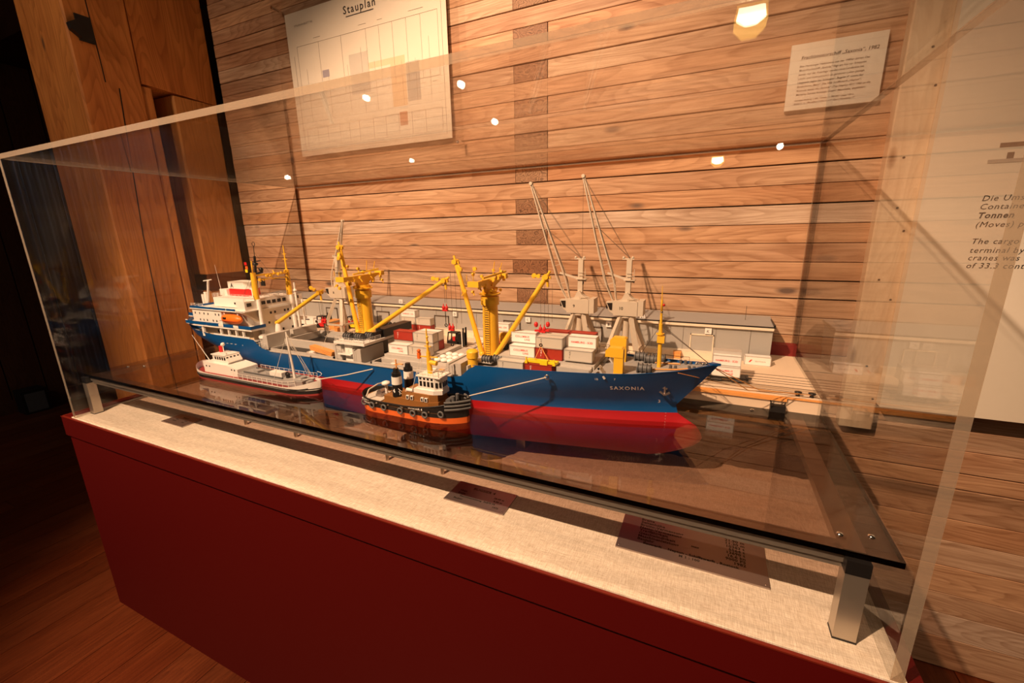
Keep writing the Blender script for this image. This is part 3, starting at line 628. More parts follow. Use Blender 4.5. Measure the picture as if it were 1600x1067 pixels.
# ================================================================ QUAY VEHICLES AND CARGO
def truck(X,Y,label):
    c=thing('lorry',label,'truck',(X,Y,ZQ))
    part('box_body',B().box(X-5,X+4,Y-1.3,Y+1.3,ZQ+1.1,ZQ+3.9),CWHITE,c); part('cab',B().prism([(X+4.3,ZQ+.6),(X+6.6,ZQ+.6),(X+6.6,ZQ+2),(X+6.1,ZQ+3.2),(X+4.3,ZQ+3.3)],'y',Y-1.2,Y+1.2),CWHITE,c)
    part('windscreen',B().prism([(X+5.0,ZQ+2.1),(X+6.45,ZQ+2.1),(X+6.1,ZQ+3.0),(X+5.0,ZQ+3.0)],'y',Y-1.25,Y+1.25),WINB,c)
    part('chassis',B().box(X-4.8,X+6.4,Y-.9,Y+.9,ZQ+.5,ZQ+1.1),BLK,c)
    for xx in (-3.6,-2.2,3.0,5.4):
        for s_ in (-1,1): part('wheel',B().cyl((X+xx,Y+s_*1.15-.2,ZQ+.55),(X+xx,Y+s_*1.15+.2,ZQ+.55),.55,n=12),BLK,c)
    part('tarp_bar',B().box(X-4,X+2,Y-1.42,Y-1.3,ZQ+2.9,ZQ+3.4),DGREY,c)
    return c
truck(-146,120,'white lorry on the quay, seen right of the superstructure')
def forklift(X,Y,label,col):
    c=thing('reach_stacker',label,'forklift',(X,Y,ZQ))
    part('chassis',B().box(X-2.6,X+1.8,Y-1.2,Y+1.2,ZQ+.7,ZQ+1.9),col,c)
    part('counterweight',B().box(X+1.2,X+3.2,Y-1.2,Y+1.2,ZQ+.6,ZQ+4.6),BLK,c)
    part('cab_frame',B().beam((X-2.4,Y-1.1,ZQ+1.9),(X-2,Y-1.1,ZQ+4.6),.28).beam((X+.9,Y-1.1,ZQ+1.9),(X+.9,Y-1.1,ZQ+4.6),.28).beam((X-2.4,Y+1.1,ZQ+1.9),(X-2,Y+1.1,ZQ+4.6),.28).box(X-2.2,X+1.1,Y-1.2,Y+1.2,ZQ+4.5,ZQ+4.8),BLK,c)
    part('mast',B().box(X+3.2,X+3.6,Y-1,Y-.6,ZQ+.4,ZQ+6.4).box(X+3.2,X+3.6,Y+.6,Y+1,ZQ+.4,ZQ+6.4),BLK,c)
    part('seat',B().box(X-.9,X,Y-.5,Y+.5,ZQ+1.9,ZQ+3.2),HOOK,c)
    for xx in (-1.8,2.2):
        for s_ in (-1,1): part('wheel',B().cyl((X+xx,Y+s_*1.3-.3,ZQ+.75),(X+xx,Y+s_*1.3+.3,ZQ+.75),.75,n=14),BLK,c)
    return c
forklift(-72.5,113.5,'black reach stacker with a red seat on the quay, behind the midship hatch',BLK)
forklift(-125,123.2,'yellow forklift on the quay between the legs of the left portal crane',BYEL); forklift(-137.8,120,'red forklift on the quay beside the white lorry',HOOK)
sp=thing('lifting_beam','bright yellow lifting spreader on trestles on the quay beside the black reach stacker','spreader',(-77,106.5,ZQ))
part('beam',B().box(-80,-74,105.6,107.4,ZQ+2.6,ZQ+3.5).box(-76,-73,105.4,107.6,ZQ+2.9,ZQ+3.2),BYEL,sp)
for xx in (-79.5,-74.5): part('trestle',B().beam((xx,105.8,ZQ),(xx,105.8,ZQ+2.6),.25).beam((xx,107.2,ZQ),(xx,107.2,ZQ+2.6),.25),BLK,sp)
for i,(x_,y_,s_,l_) in enumerate(((-132.2,120,3.6,'large orange crate on the quay beside the lorry'),(-6.6,125,1.9,'small orange crate on the quay right of the foremast'),(-113.8,124,2.2,'small orange crate on the quay behind the midship derrick'),(-127,116.5,1.6,'orange crate beyond the legs of the left portal crane'))):
    o=thing('orange_crate',l_,'crate',(x_,y_,ZQ),'orange crates on the quay')
    part('box',B().box(x_-s_/2,x_+s_/2,y_-s_/2,y_+s_/2,ZQ,ZQ+s_*.85),TIMB,o); part('lid',B().box(x_-s_/2-.1,x_+s_/2+.1,y_-s_/2-.1,y_+s_/2+.1,ZQ+s_*.85,ZQ+s_),TIMB,o)
o=thing('cable_drum','red round cable drum on the quay by the left portal crane','drum',(-130.1,123.5,ZQ))
part('flange',B().cyl((-130.1,122.2,ZQ+1.75),(-130.1,122.5,ZQ+1.75),1.75,n=20),HOOK,o)
part('flange',B().cyl((-130.1,124.2,ZQ+1.75),(-130.1,124.5,ZQ+1.75),1.75,n=20),HOOK,o); part('core',B().cyl((-130.1,122.5,ZQ+1.75),(-130.1,124.2,ZQ+1.75),.9,n=16).cyl((-130.1,122.1,ZQ+1.75),(-130.1,122.2,ZQ+1.75),.8,n=16),BYEL,o)
# ================================================================ CARGO SHIP
YC=88.4; HB=10.5
def lerp(tab,x):
    if x<=tab[0][0]: return tab[0][1]
    for (a,b),(c,d) in zip(tab,tab[1:]):
        if x<=c: return b+(d-b)*(x-a)/(c-a)
    return tab[-1][1]
TOP=[(-158,11.6),(-150,10.6),(-136,9.9),(-121,9.9),(-118.5,9.8),(-116.5,7.8),(-113,7.15),(-49.2,7.25),(-45.8,10.3),(-25,10.95),(-12,11.2),(-4,11.9),(3.3,13.1)]
top=lambda x: lerp(TOP,x)
XB=[(-8.7,-9),(-8,-6.3),(-6.5,-2.8),(-4.5,.6),(-3,1.3),(-1.5,.9),(-.3,-.2),(.8,-2.2),(1.8,-3.7),(3.5,-4.1),(6.2,-2.0),(9.7,.8),(13.2,3.3)]
XS=[(-8.7,-133),(-6,-135),(-3,-137.5),(0,-142),(1.8,-146),(3.5,-149.5),(5.5,-153),(8,-156.2),(12,-157.8)]
WM=[(-8.7,.70),(-8.2,.86),(-7,.95),(-5,1),(20,1)]
LF=[(-8.7,60),(0,58),(4,54),(8,49),(12,46)]; PF=[(-8.7,1.5),(0,1.65),(4,1.9),(8,2.6),(12,3.0)]
LA=[(-8.7,70),(-4,60),(0,46),(4,34),(8,26),(12,22)]; PA=[(-8.7,1.8),(0,2.0),(8,2.8),(12,3.2)]; BA=[(-8.7,.01),(0,.02),(3,.12),(8,.48),(12,.58)]
def hb(x,z):
    xb=lerp(XB,z); xs=lerp(XS,z); h=HB*lerp(WM,z)
    df=max(0,xb-x); da=max(0,x-xs); lf=lerp(LF,z); la=lerp(LA,z)
    f=1-(1-min(1,df/lf))**lerp(PF,z); b0=lerp(BA,z)
    g=b0+(1-b0)*(1-(1-min(1,da/la))**lerp(PA,z))
    r=h*f*g
    if -6.5<z<.4 and df<9: r=max(r,1.25*math.sqrt(min(1,df/1.2))*math.sqrt(max(0,1-((z+3)/3.8)**2)))
    return r
ship=thing('cargo_ship_model','large blue and red model cargo ship with yellow derricks','model ship',(-77,YC,0))
def ship_hull():
    b=B(); NX=130
    S=[i/NX for i in range(NX+1)]; S=[.5-.5*math.cos(PI*s)*(.55)-.45*(.5-s) if False else s for s in S]
    zs=[-8.7,-8.5,-8,-7,-6,-5,-4,-3,-2,-1,-.3,.4,1.1,1.8,2.6,3.5,4.6,5.8,6.9]
    def X(z,s):
        xs,xb=lerp(XS,z),lerp(XB,z); s2=s
        s2=.5*(1-math.cos(PI*s))*.35+s*.65
        return xs+(xb-xs)*s2
    rows=[[(X(z,s),z) for s in S] for z in zs]
    # above the deck line: lerped up to the sheer
    def sheer(s):
        x=X(9,s)
        for _ in range(12): x=X(top(x),s)
        return x,top(x)
    for t in (.35,.7,1.0):
        r=[]
        for j,s in enumerate(S):
            x,z=sheer(s); z0=6.9; zz=z0+(z-z0)*t; r.append((X(zz,s) if t<1 else x,max(zz,z0+.08*t)))
        rows.append(r)
    n=len(S); idx={}
    for i,r in enumerate(rows):
        for j,(x,z) in enumerate(r):
            h=hb(x,z) if 0<j<n-1 or i<1000 else 0
            if j==n-1: h=0.0
            for sd in (-1,1): idx[i,j,sd]=len(b.v); b.v.append((x,YC+sd*h,z))
    for i in range(len(rows)-1):
        b.mi=0 if rows[i][0][1]<1.7 else 1
        for j in range(n-1):
            b.face([idx[i,j,-1],idx[i,j+1,-1],idx[i+1,j+1,-1],idx[i+1,j,-1]],True)
            b.face([idx[i,j,1],idx[i+1,j,1],idx[i+1,j+1,1],idx[i,j+1,1]],True)
        b.face([idx[i,0,-1],idx[i+1,0,-1],idx[i+1,0,1],idx[i,0,1]])
    b.mi=0
    for j in range(n-1): b.face([idx[0,j,-1],idx[0,j,1],idx[0,j+1,1],idx[0,j+1,-1]])
    return b
hull=part('hull',ship_hull(),[RED,BLUE],ship)
fdz=lambda x: lerp([(-47.5,9.1),(-27.2,9.1),(-26.5,9.9),(-20,10.6),(-12,10.85),(-4,11.5),(2,12.3)],x)
def deck(x0,x1,z_,inset=.25,n=40):
    b=B(); k=0
    for i in range(n+1):
        x=x0+(x1-x0)*i/n; z=fdz(x) if z_ is None else z_; h=max(.02,hb(x,z)-inset)
        b.v+=[(x,YC-h,z),(x,YC+h,z)]
    for i in range(n): b.face([2*i,2*i+2,2*i+3,2*i+1])
    return b
part('main_deck',deck(-121,-46,6.75),GREY,ship); part('fore_deck',deck(-47.5,2.0,None,.1),GREY,ship)
part('poop_deck',deck(-157,-119,9.0),GREY,ship)
part('deck_step',B().box(-47.6,-47.2,YC-10.2,YC+10.2,6.7,9.9),LGREY,ship)
b=B()
for sd in (-1,1):
    pts=[(x,YC+sd*(hb(x,top(x))),top(x)+.02) for x in [-112+2.9*i for i in range(22)]]
    for a,c in zip(pts,pts[1:]): b.beam(a,c,.45,.3)
part('deck_edge_rail',b,LGREY,ship)
b=B()
for sd in (-1,1):
    xs=[-45.8+.8*i for i in range(61)]
    pts=[(x,YC+sd*max(0,hb(x,top(x))-.06),top(x)+.03) for x in xs if x<3]
    for a,c in zip(pts,pts[1:]): b.beam(a,c,.18,.1)
part('bulwark_cap',b,BLUE,ship)
# far side open rail at the bow
b=B()
xs=[-20+1.6*i for i in range(12)]
for x in xs:
    h=hb(x,top(x))-.1; b.cyl((x,YC+h,top(x)),(x,YC+h,top(x)+.9),.05,n=4)
part('bow_rail_posts',b,BLK,ship)
b=B().tube([(x,YC+hb(x,top(x))-.1,top(x)+.9) for x in xs],.06,4); part('bow_rail',b,BLK,ship)
part('bulwark_top',B().prism([(3.4,YC),(1.9,YC-.7),(1.4,YC),(1.9,YC+.7)],'z',12.7,13.15),BLUE,ship)
for i in range(4): part('bow_roller',B().ball((-.9+.55*i,YC-.7+.35*(i%2),12.9),.33,8),CHROME,ship)
# writing and marks follow the plating
fh=lambda off: (lambda p:(p.x,YC-hb(p.x,p.z)-off,p.z))
text('SAXONIA',1.25,TXW,ship,(-13.2,77,7.35),fn=fh(.07),space=1.25,bold=.02)
text('3',1.1,TXW,ship,(-7.3,77,4.0),fn=fh(.07),name='draught_mark')
text('··  ··  ··  ··     ·',1.8,TXW,ship,(-128.5,77,7.1),fn=fh(.07),name='draught_mark',bold=.02)
text('1B',.7,TXW,ship,(-18.8,77,9.6),fn=fh(.07),name='hull_mark'); text('7',.7,TXW,ship,(-15.4,77,9.7),fn=fh(.07),name='hull_mark')
for k in range(7):
    for xx in (-5.9,): text('-',.5,TXW,ship,(xx,77,1.6-.55*k),fn=fh(.07),name='draught_mark')
p_=Vector((-6.3,0,7.4)); yy=YC-hb(p_.x,p_.z)-.25
part('anchor',B().beam((-6.3,yy,8.2),(-6.2,yy-.05,6.6),.28).beam((-7.2,yy,7.0),(-6.2,yy-.1,6.4),.35).beam((-5.3,yy,7.0),(-6.2,yy-.1,6.4),.35).beam((-6.8,yy,7.9),(-5.8,yy,7.7),.3),STEEL,ship)
part('mooring_eye',B().ring((-28.4,77.6,9.9),.45,.14),CHROME,ship)
part('support_pedestal',B().box(-39.5,-37.2,86.5,90.5,ZFAB,-8.7),ALU,ship); part('support_pedestal',B().box(-118,-115.7,86.5,90.5,ZFAB,-8.7),ALU,ship)
# ---- superstructure
yN,yF=YC-10.4,YC+10.4
part('poop_house',B().box(-146,-121.4,yN+2.0,yF-2.0,9,12.2),CREAM,ship)
ph=part('poop_pillar',B().box(-143,-142,yN+.2,yN+.7,9,12.2),WHITE,ship)
for xx in (-134,-130.3,-126.8,-123.6): part('poop_pillar',B().box(xx,xx+.55,yN+.2,yN+.7,9.3,12.2),WHITE,ship)
part('side_bulwark',B().box(-137,-120.5,yN-.02,yN+.2,9.4,10.35),WHITE,ship)
part('stern_fairlead',B().prism([(-157.8,11.4),(-152.6,10.8),(-152.6,11.9),(-156.6,12.2),(-157.8,12.6)],'y',YC-6.6,YC-6.2),WHITE,ship)
def outline(x0,x1,z0,z1,hy,r=5): # rounded stern plan
    pts=[(x0+r,YC-hy),(x1,YC-hy),(x1,YC+hy),(x0+r,YC+hy)]
    for i in range(1,8):
        t=PI*i/8; pts.append((x0+r-r*math.sin(t),YC+hy*math.cos(t)))
    return B().prism(pts,'z',z0,z1)
part('boat_deck',outline(-155.5,-121.05,12.2,12.75,10.55,9).box(-121.05,-118.8,yN-.1,yN+4.4,12.2,12.75),WHITE,ship)
b=B()
for a,c in ((-150,-139.5),(-139.2,-133.5),(-131.2,-126.6),(-124.3,-118.8)): b.box(a,c,yN-.25,yN-.1,12.75,13.65)
b.box(-118.9,-118.75,yN-.2,yN+4.5,12.75,13.65)
n=10
for i in range(n):
    t0=PI*i/n*.5; t1=PI*(i+1)/n*.5
    b.beam((-147-8.4*math.sin(t0),YC-10.5*math.cos(t0),13.2),(-147-8.4*math.sin(t1),YC-10.5*math.cos(t1),13.2),.12,.9)
part('blue_bulwark',b,BLUE,ship)
part('bulwark_white',B().box(-133.5,-131.2,yN-.25,yN-.1,12.75,13.5).box(-126.6,-124.3,yN-.25,yN-.1,12.75,13.5),WHITE,ship)
ho=part('accommodation_house',B().box(-146.4,-132.2,yN+.35,yF-.35,12.75,17.6).box(-132.2,-124.5,yN+3.0,yF-3,12.75,17.6),WHITE,ship)
part('upper_blue_band',B().box(-146.8,-129.6,yN+.05,yN+.3,17.65,18.35).box(-129.0,-125.2,yN+.05,yN+.3,17.65,18.35).box(-146.9,-146.6,yN+.05,yF-.05,17.65,18.35),BLUE,ship)
part('upper_deck',B().box(-147,-121.4,yN,yF,17.45,17.75),WHITE,ship)
b=B().box(-150.3,-147,yN+1.2,yN+1.5,14.9,15.8); part('aft_gallery',B().box(-150.5,-146.4,yN+1.2,yF-1.2,14.6,14.9),WHITE,ship); part('aft_gallery_band',b,BLUE,ship)
b=B()
for xx in (-145.2,-143.0,-140.8,-138.8,-135.2,-133.6): b.box(xx,xx+.42,yN+.3,yN+.36,15.9,16.5)
for xx in (-143.2,-141.4,-139.7,-136.8,-135.1): b.box(xx,xx+.42,yN+.3,yN+.36,13.9,14.5)
for xx in (-138,-136.4,-133,-131.6,-128.5,-125.2): b.box(xx,xx+.5,yN+1.95,yN+2.01,10.2,10.9)
part('windows',b,WINB,ship,label='rows of small dark windows on the white house')
# main house and bridge, front face at x=-121
mh=part('bridge_tower',B().box(-139.5,-121,YC-5.6,YC+5.6,9,18.0),WHITE,ship)
part('lower_front',B().box(-123,-121.02,YC-5.4,YC+5.4,7,12),WHITE,ship)
part('chart_house',B().box(-140.5,-121.02,YC-6.6,YC+6.6,18.0,20.8),WHITE,ship)
part('bridge_wing',B().box(-124.6,-121.0,yN,yF,17.6,18.0).box(-124.6,-121,yN+.6,YC-6.6,18,20.6).box(-124.6,-121,YC+6.6,yF-.6,18,20.6),WHITE,ship)
part('wing_bracket',B().prism([(YC-5.6,14.0),(YC-5.6,17.6),(yN+.3,17.6)],'x',-123.8,-121.4).prism([(YC+5.6,14.0),(YC+5.6,17.6),(yF-.3,17.6)],'x',-123.8,-121.4),CREAM,ship)
b=B()
for k in range(5): b.box(-121.0,-120.93,YC-4.6+k*1.75,YC-3.4+k*1.75,19.1,20.1)
b.box(-121,-120.93,yN+1.2,yN+2.6,19.1,20.1).box(-121,-120.93,YC+6.9,YC+8.3,19.3,20.2)
for yy in (-2.4,-1.0,2.4,3.6): b.box(-121,-120.93,YC+yy,YC+yy+.6,15.9,16.6)
for yy in (-3.4,-.9,3.8): b.box(-121,-120.93,YC+yy,YC+yy+.6,13.0,13.7)
for yy in (-1.4,1.0,4.4): b.box(-121,-120.93,YC+yy,YC+yy+.6,10.2,10.9)
b.box(-130.6,-129.9,YC-6.66,YC-6.6,19.0,19.6).box(-127.2,-124.8,YC-6.66,YC-6.6,18.9,19.8)
part('windows',b,WINB,ship,label='dark bridge windows and portholes on the front face')
part('front_ledge',B().box(-121,-120.6,yN,yF,17.6,17.9),WHITE,ship)
def rail(pts,h,m=WHITE,nm='railing',r=.055,par=ship,posts=1.6,nr=3):
    b=B()
    for a,c in zip(pts,pts[1:]):
        a=Vector(a); c=Vector(c); L=(c-a).length; k=max(1,int(L/posts))
        for i in range(k+1): p=a+(c-a)*i/k; b.cyl(p,p+Vector((0,0,h)),r,n=4)
        for j in range(nr): z=Vector((0,0,h*(j+1)/nr)); b.cyl(a+z,c+z,r*.8,n=4)
    return part(nm,b,m,par)
rail([(-140,YC-6.5,20.8),(-121.2,YC-6.5,20.8),(-121.2,YC+6.5,20.8)],1.2); rail([(-146.5,yN+.4,18.3),(-140.6,yN+.4,18.3)],.9)
rail([(-121.1,yN+.6,20.6),(-121.1,YC-6.6,20.6)],1.0); rail([(-119.5,yN+.4,7.8),(-115,yN+.6,7.2)],1.6)
rail([(-140.6,YC-6.6,20.8),(-140.6,YC+6.6,20.8)],1.2)
# lifeboat recess and lifeboat
lb=B(); 
def boat(b,x0,x1,yc,zc,hy,hz,n=18,m=10):
    k=len(b.v)
    for i in range(n+1):
        t=-1+2*i/n; s=(1-abs(t)**3.2)**.5 if abs(t)<1 else 0; x=(x0+x1)/2+(x1-x0)/2*t
        for j in range(m):
            a=2*PI*j/m; b.v.append((x,yc+math.cos(a)*hy*max(s,.05),zc+math.sin(a)*hz*max(s,.1)))
    for i in range(n):
        for j in range(m): b.face([k+i*m+j,k+i*m+(j+1)%m,k+(i+1)*m+(j+1)%m,k+(i+1)*m+j],True)
    b.face([k+j for j in range(m)]); b.face([k+n*m+j for j in range(m)][::-1])
lf=B(); boat(lf,-132.3,-123.6,78.6,15.2,1.35,1.5); lfb=part('lifeboat',lf,ORANGE,ship,label='orange enclosed lifeboat')
part('hatch',B().box(-129.9,-128.6,77.15,77.4,15.35,15.9),WINB,lfb)
part('keel_line',B().box(-131.6,-124.2,77.18,77.3,14.75,14.87),DRED,lfb)
for xx in (-131,-124.8): part('davit',B().tube([(xx,81.5,12.8),(xx,80.2,15.5),(xx,79.6,17.2),(xx,78.6,17.4),(xx,78.6,16.5)],.2,6),WHITE,ship)
# funnel
fu=part('funnel',B().prism([(-139,YC-2.2),(-138,YC-2.6),(-131,YC-2.6),(-129.6,YC-1.2),(-129.6,YC+1.2),(-131,YC+2.6),(-138,YC+2.6),(-139,YC+2.2)],'z',20.8,24.2),HOOK,ship,label='red funnel base')
part('funnel_top',B().prism([(-139.1,YC-2.3),(-138,YC-2.7),(-131,YC-2.7),(-129.5,YC-1.2),(-129.5,YC+1.2),(-131,YC+2.7),(-138,YC+2.7),(-139.1,YC+2.3)],'z',23.1,25.2),WHITE,ship,label='white upper funnel band')
text('A',2.0,TXB,fu,(-136.4,YC-2.78,23.4),bold=.03); part('casing',B().box(-142.5,-139,YC-3,YC+3,20.8,22.8),WHITE,ship)
# masts aft
part('signal_mast',B().cyl((-128.7,YC,22),(-127.3,YC,33),.35).cyl((-129.5,YC,27.2),(-124.9,YC,28.3),.35).ball((-125.3,YC,29),.7,8).ball((-127.6,YC,30.6),.9,8,.6).beam((-128.9,YC-.8,31.2),(-126.1,YC+.8,31.6),.3).cyl((-127.3,YC,33),(-127,YC,36),.1).ring((-126.95,YC,36.6),.6,.08).box(-126.2,-124.6,YC-.2,YC+.2,24,26),BLK,ship,label='black signal mast with radar arms')
for sx,cc,zz in ((-129.6,HOOK,30.4),(-129.4,TORG,29.2),(-129.7,BYEL,28.2)): part('signal_flag',B().box(sx,sx+1.1,YC-2.1,YC-2.04,zz,zz+.9),cc,ship)
part('halyard',B().tube([(-127.3,YC,31),(-131.2,YC-3,21)],.04,4).tube([(-127.3,YC,31),(-129.2,YC-3,21)],.04,4).tube([(-127,YC,34),(-119,YC-1,27)],.04,4),WIRE,ship)
part('whip_aerial',B().cyl((-139.8,YC-4,20.8),(-141.0,YC-4,30.5),.10,.04,n=6),WHITE,ship)
part('stern_crane',B().cyl((-149.5,84,12.7),(-149.5,84,21),.42).beam((-147.6,84,17.6),(-145.2,84,25.6),.45).beam((-147.6,84,25.4),(-143.4,84,25.9),.3).cyl((-148.1,84,17.6),(-147.8,84,21.8),.55),WHITE,ship)
part('capstan',B().cyl((-116.9,YC-8.2,7),(-116.9,YC-8.2,9.6),.6).lathe((-116.9,YC-8.2,9.6),[(.6,0),(1.45,.3),(1.5,1.0),(1.2,1.3)],14),WHITE,ship)
part('capstan',B().cyl((-116.9,YC+6.5,7),(-116.9,YC+6.5,9.6),.6).lathe((-116.9,YC+6.5,9.6),[(.6,0),(1.6,.3),(1.6,1.0),(1.2,1.3)],14),WHITE,ship)
part('ventilator_mast',B().cyl((-120,YC+6.6,10),(-120,YC+6.6,24.5),.38,.3).ball((-120,YC+6.6,22),.6,8).cyl((-119.2,YC+8,9),(-119.2,YC+8,19),.3),WHITE,ship)
part('radar_post',B().cyl((-128,YC-2,20.8),(-128,YC-2,23),.3).box(-129,-127,YC-2.3,YC-1.7,23,23.4),WHITE,ship)
# aft goal post with its boom
part('goal_post',B().cyl((-121.4,YC-5.6,20.8),(-121.2,YC-5.6,28.6),.85,.72,n=16),YEL,ship); part('goal_post',B().cyl((-121.4,YC+5.6,20.8),(-121.2,YC+5.6,28.6),.85,.72,n=16),YEL,ship)
for sd in (-1,1): part('post_footing',B().cyl((-120.7,YC+sd*5.6,7),(-120.7,YC+sd*5.6,20.8),.55,n=12),WHITE,ship)
part('cross_beam',B().box(-121.6,-121,YC-5.6,YC+5.6,27.5,28.0).box(-121.5,-121.1,YC-5.6,YC+5.6,26.2,26.5),YEL,ship)
def blocks(par,cs,m=YEL,r=.42):
    for i,(x,y,z) in enumerate(cs):
        a=random.choice(['x','y']); d=.22
        b=B(); c=Vector((x,y,z)); v=Vector((d,0,0)) if a=='x' else Vector((0,d,0))
        b.cyl(c-v,c+v,r*random.uniform(.75,1.15),n=10).beam(c,c+Vector((random.uniform(-.9,.9),random.uniform(-.5,.5),random.uniform(-1.2,1))),.22)
        part('pulley_block',b,m,par)
blocks(ship,[(-120.3,YC-4.4+1.25*i,random.uniform(25.6,28.6)) for i in range(8)])
part('upper_mast',B().cyl((-121.2,YC+5.6,28.4),(-121.2,YC+5.6,36),.3,.12).beam((-122.2,YC+5.6,31.8),(-120.2,YC+5.6,31.8),.2).beam((-122,YC+5.6,33.4),(-120.4,YC+5.6,33.4),.2).cyl((-121.2,YC-5.6,28.6),(-121.0,YC-5.6,32),.18),YEL,ship)
def boom(par,p,q,r=.62,hook=None):
    p=Vector(p); q=Vector(q); d=(q-p).normalized()
    part('boom',B().cyl(p,q,r,r*.85,n=14).ball(p,r*1.2,8),YEL,par)
    b=B().cyl(q-Vector((0,.8,0)),q+Vector((0,.8,0)),.62,n=12).cyl(q+d*.2,q+d*1.5,.28).beam(q+Vector((-1.0,0,-.2)),q+Vector((1.0,0,-.2)),.55).cyl(q+Vector((.2,0,-.6)),q+Vector((.3,0,-2.2)),.3)
    part('boom_head',b,YEL,par)
def span(par,q,m,off=(0,0,0)):
    """topping lift from boom head q to mast head m with a double block near the boom"""
    q=Vector(q); m=Vector(m); d=(m-q).normalized(); L=(m-q).length
    c1=q+d*2.6; c2=q+d*4.2
    part('span_block',B().cyl(c1-Vector((0,.25,0)),c1+Vector((0,.25,0)),.48,n=12).cyl(c2-Vector((0,.25,0)),c2+Vector((0,.25,0)),.55,n=12).beam(c1,c2,.5),YEL,par)
    b=B().cyl(q,c1,.1,n=5)
    for o_ in (-.3,-.1,.1,.3): b.cyl(c2+Vector((0,o_,o_)),m+Vector((0,o_*1.6,o_*1.6)),.035,n=4)
    part('span_rope',b,WIRE,par)
def falls(par,q,z,n=2,dx=.5):
    b=B()
    for i in range(n): b.cyl((q[0]+(i-.5*(n-1))*dx,q[1],q[2]-1),(q[0]+(i-.5*(n-1))*dx,q[1],z),.035,n=4)
    part('hoist_rope',b,WIRE,par)
def hookset(x,y,z,label):
    h=thing('cargo_hook',label,'hook',(x,y,z),'red cargo hooks hanging from the booms')
    part('cheek',B().ball((x-.45,y,z+.9),.42,8,1.3).cyl((x-.45,y,z+.9),(x-.45,y,z+1.9),.12,n=6),HOOK,h)
    part('cheek',B().ball((x+.45,y,z+.9),.42,8,1.3).cyl((x+.45,y,z+.9),(x+.45,y,z+1.9),.12,n=6),HOOK,h)
    part('yoke',B().box(x-.75,x+.75,y-.25,y+.25,z+.1,z+.5),HOOK,h)
    part('hook',B().cyl((x,y,z+.1),(x,y,z-3.2),.09,n=6).ring((x,y,z-3.5),.35,.12,n=10),BLK,h); return h
A0=(-119.6,86.9,13.0); A1=(-101.6,YC,22.9)
part('boom_foot',B().lathe((-119.4,86.9,9),[(1.3,0),(.8,3.2),(.5,4.4)],12),WHITE,ship)
boom(ship,A0,A1); span(ship,A1,(-121,YC+3,28)); falls(ship,(-101.4,YC,22.6),15.8); hookset(-101.3,YC,13.8,'red cargo hook hanging over the aft hatch from the aftmost boom')
# main derrick posts
def derrick(X,zb,feet,tops):
    part('derrick_post',B().cyl((X,YC,zb),(X,YC,25.6),1.95,1.75,n=24),YEL,ship)
    part('post_collar',B().cyl((X,YC,22.2),(X,YC,24.2),2.15,n=24).cyl((X,YC,24.6),(X,YC,24.9),2.5,n=24),YEL,ship)
    part('head_gusset',B().prism([(YC-1.5,24.8),(YC+1.5,24.8),(YC+2.2,26.4),(YC+6.4,28.0),(YC+6.4,28.4),(YC-6.8,28.1),(YC-6.8,27.7),(YC-2.2,26.4)],'x',X-.55,X+.55),YEL,ship)
    part('cross_tree_end',B().box(X-1.35,X+1.35,YC-7.7,YC-6.5,27.1,28.3),YEL,ship); part('cross_tree_end',B().box(X-1.2,X+1.2,YC+6.4,YC+7.6,27.6,28.8),YEL,ship)
    for k in range(2): part('ladder',B().tube([(X+.6+k*.7,YC-1.95,zb),(X+.6+k*.7,YC-1.95,24)],.07,4).tube([(X-.6+0*k,YC-2.0,zb+.1),(X-.6,YC-2.0,24)],.05,4) if k==0 else rungs(X,zb),WIRE if k else YEL,ship)
    blocks(ship,[(X+random.uniform(-1.2,2.8),YC-5.5+1.35*i,random.uniform(26.2,30.2)) for i in range(10)]+[(X+random.uniform(-2.4,1.4),YC-6+1.5*i,random.uniform(24.6,27)) for i in range(8)]+[(X-3,YC-6,26),(X-2.6,YC-2,30.6)])
    part('head_rails',B().tube([(X-1.4,YC-7.8,28.5),(X-1.4,YC-7.8,29.8)],.08,4).tube([(X+.2,YC-7.8,28.5),(X+.2,YC-7.8,29.7)],.08,4).tube([(X,YC+2,29),(X+.5,YC+2,32)],.1,4).tube([(X+.6,YC+4,29),(X+1.4,YC+4,31.6)],.1,4).beam((X,YC-3,28.6),(X+2.4,YC+4,29.6),.4),YEL,ship)
    for f_,t_ in zip(feet,tops): boom(ship,f_,t_)
    span(ship,tops[0],(X-1.8,YC-6.8,28)); span(ship,tops[1],(X+2,YC+6.5,28.8))
def rungs(X,zb):
    b=B()
    for i in range(int((24-zb)/.55)): b.cyl((X-.6,YC-2.0,zb+.3+.55*i),(X+.6,YC-2.0,zb+.3+.55*i),.06,n=4)
    return b
M2=-85.2; M1=-46.5
derrick(M2,12.2,((-86.6,86.4,13.0),(-82.4,86.6,13.2)),((-91.9,YC,35.5),(-58.8,YC,27.5)))
derrick(M1,9.9,((-47.9,86.2,10.6),(-44.2,86.2,10.6)),((-55.4,YC,32.0),(-32.4,YC,29.0)))
falls(ship,(-58.8,YC,27),21.9); hookset(-59.1,YC,19.8,'red cargo hook hanging over the midship hatch, upper one')
falls(ship,(-55.8,YC,31),17,3,1.3); hookset(-56.9,YC-1,15.2,'red cargo hook hanging low in front of the black reach stacker')
falls(ship,(-32.4,YC,28.4),19,4,.9); hk=hookset(-33.0,YC-1,16.6,'wide red cargo hook above the grey container near the bow')
part('hook_spread',B().ball((-34.5,YC-1,18.4),.5,8,1.3).ball((-31.7,YC-1,18.6),.5,8,1.3).beam((-34.8,YC-1,17.0),(-31.4,YC-1,17.3),.4),HOOK,hk)
s2=thing('container_spreader','yellow container spreader on slings on top of the red container near the bow','spreader',(-30.6,81.1,11.6))
